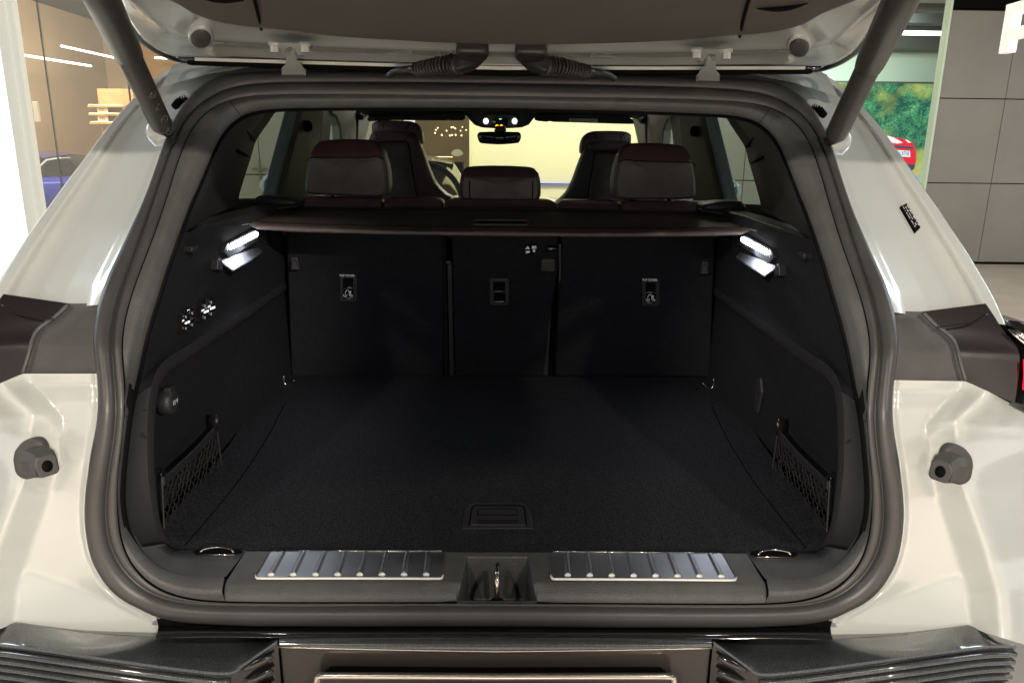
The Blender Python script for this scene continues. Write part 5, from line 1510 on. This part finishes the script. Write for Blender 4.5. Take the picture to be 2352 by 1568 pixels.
xx = float(P(294, 200, YC+0.9)[0])
mesh('joint', *box(xx, xx+0.008, YC+0.898, YC+0.914, 0, 3.45), M['ceil2'], gp, smooth=False)
for (a, b, lab) in (((141,106), (263,133), 'higher slanting white line in place of a lamp reflection in the glass'), ((47,126), (209,152), 'lower slanting white line in place of a lamp reflection in the glass'), ((356,133), (385,134.5), 'short warm tube lamp peeping out beside the tailgate edge')):
    p0, p1 = PX(a[0], a[1], XL+0.5), PX(b[0], b[1], XL+0.5)
    zz = (p0[2]+p1[2])/2
    if a[0] > 300: p0, p1 = P(a[0], a[1], 12.5), P(b[0], b[1], 12.5)
    tag(mesh('wall_light_line', *tube([p0, p1], 0.015, 8), M['tube'], None), lab, 'tube lamp', 'tube lamps by the tan walls')  # the slanting pair is built in place of lamp reflections in the glass
# shelf unit
YH = 9.6
q = [float(P(x, 240, YH)[0]) for x in (200, 284)]
su = thing('shelf_unit', 'wooden wall shelving with three lit shelves and framed cards', 'shelf', (q[0], YH, 0))
mesh('back_panel', *box(q[0], q[1], YH+0.3, YH+0.34, 0.6, P(240, 200, YH)[2]), M['wood'], su, smooth=False)
for y in (241, 260, 280):
    zz = float(P(240, y, YH)[2])
    mesh('shelf_board', *box(q[0], q[1], YH, YH+0.3, zz-0.03, zz-0.012), M['wood'], su, smooth=False)
    mesh('strip_light', *box(q[0]+0.02, q[1]-0.02, YH-0.01, YH-0.001, zz-0.006, zz+0.003), M['yglow'], su, smooth=False)
for (xx, y) in ((235, 252), (236, 271)):
    c = P(xx, y, YH+0.05)
    f_ = mesh('framed_card', *box(c[0]-0.07, c[0]+0.07, YH+0.05, YH+0.06, c[2]-0.05, c[2]+0.04), M['card'], su, smooth=False)
    mesh('card_print', *box(c[0]-0.04, c[0]+0.03, YH+0.046, YH+0.05, c[2]-0.02, c[2]+0.01), M['wood'], f_, smooth=False)
c = P(82, 255, 8.0)
h_ = tag(mesh('wall_switch', *box(c[0]-0.03, c[0]+0.03, c[1], c[1]+0.03, c[2]-0.12, c[2]+0.1), M['whitep'], None, smooth=False, bevel=0.005), 'small white switch plate on the glass bay wall near the blue car', 'switch')
c = P(597, 388, YW-0.02)
cross = join(box(c[0]-0.10, c[0]+0.10, c[1]-0.01, c[1], c[2]-0.012, c[2]+0.012), box(c[0]-0.012, c[0]+0.012, c[1]-0.012, c[1]-0.002, c[2]-0.13, c[2]+0.12))
tag(mesh('door_fitting', *cross, M['ceil2'], None, smooth=False), 'dark cross-shaped fitting on the grey wall seen through the side window', 'fitting')

# ---- parked cars in the showroom
def showcar(label, loc, rz, paint, Lh=2.2, hw=0.93, hroof=1.36, hdeck=0.98):
    t = thing('showroom_car', label, 'car', loc, None)
    Mx = Matrix.Rotation(rz, 4, 'Z')
    def T(v): 
        q = Mx @ Vector(v); return (q.x+loc[0], q.y+loc[1], q.z+loc[2])
    # body profile stations along y
    st = [(-Lh, 0.50, 0.55, 0.70), (-Lh+0.08, 0.38, 0.80, 0.82), (-Lh+0.5, 0.30, hdeck-0.03, 0.95), (-Lh+1.1, 0.24, hdeck, 1.0), (-0.2, 0.22, hdeck-0.02, 0.98), (0.8, 0.22, hdeck-0.02, 0.98), (1.4, 0.26, hdeck-0.08, 0.97), (Lh-0.35, 0.34, hdeck-0.20, 0.92), (Lh, 0.5, 0.60, 0.72)]
    rows = []
    for y, zb0, zt0, w in st:
        r = []
        for u in np.linspace(-1, 1, 13):
            r.append(T((hw*w*math.copysign(abs(u)**0.85, u), y, zt0-0.05*abs(u)**3-(0.0 if abs(u) < 0.9 else 0.05))))
        for u in np.linspace(1, -1, 7):
            r.append(T((hw*w*u*1.02, y, (zb0+zt0)/2 if abs(abs(u)-1) < 0.01 else zb0)))
        rows.append(r)
    vs, fs = grid(rows, closed=True)
    fs += [tuple(range(len(rows[0]))), tuple(len(rows[0])*(len(rows)-1)+k for k in range(len(rows[0])))]
    fixn(mesh('car_body', vs, fs, paint, t, angle=50))
    gs = [(-Lh+0.55, hdeck-0.03, 0.74), (-Lh+1.15, hroof-0.05, 0.62), (-Lh+1.7, hroof, 0.60), (-0.1, hroof-0.03, 0.60), (0.9, hdeck-0.02, 0.76)]
    rows = []
    for y, zt0, w in gs:
        rows.append([T((hw*0.78*-1.08, y, hdeck-0.06))]+[T((hw*w*u, y, zt0-0.05*abs(u)**3)) for u in np.linspace(-1, 1, 9)]+[T((hw*0.78*1.08, y, hdeck-0.06))])
    fixn(mesh('car_windows', *grid(rows), M['gloss'], t))
    rows = [[T((hw*w*u, y, zt0-0.05*abs(u)**3+0.008)) for u in np.linspace(-0.97, 0.97, 9)] for y, zt0, w in gs[1:4]]
    mesh('car_roof', *grid(rows), paint, t)
    for sx_ in (-1, 1):
        for yy in (-Lh+0.8, Lh-0.85):
            c = (sx_*(hw-0.02), yy, 0.33)
            wv, wf = tube([(c[0]-0.11, c[1], c[2]), (c[0]+0.11, c[1], c[2])], 0.33, 22)
            w_ = mesh('wheel', [T(v) for v in wv], wf, M['black'], t, smooth=False)
            rv, rf = tube([(c[0]-0.115, c[1], c[2]), (c[0]+0.115, c[1], c[2])], 0.21, 14)
            mesh('rim', [T(v) for v in rv], rf, M['steel'], w_, smooth=False)
        lv, lf = box(sx_*hw*0.45-0.16, sx_*hw*0.45+0.16, -Lh-0.01, -Lh+0.12, 0.70, 0.76)
        mesh('rear_lamp', [T(v) for v in lv], lf, M['pillar'], t, smooth=False)
    return t
cb_ = P(130, 430, 9.3)
showcar('glossy deep blue car parked behind the glass partition', (float(cb_[0])-0.75, 9.6+1.2, 0), math.radians(-8), M['blue'], hroof=1.34, hdeck=1.03)
showcar('bronze car body standing in for a reflection in the glass', (-5.0, 11.3, 0), math.radians(60), M['bronze'], hroof=1.72, hdeck=1.25)  # bronze body added in place of a car's reflection in the glass
showcar('silver car half hidden at the end of the cream wall', (float(P(1062, 380, 8.0)[0])-0.75, 8.3, 0), math.radians(8), M['cgrey'], hroof=1.36, hdeck=0.98)
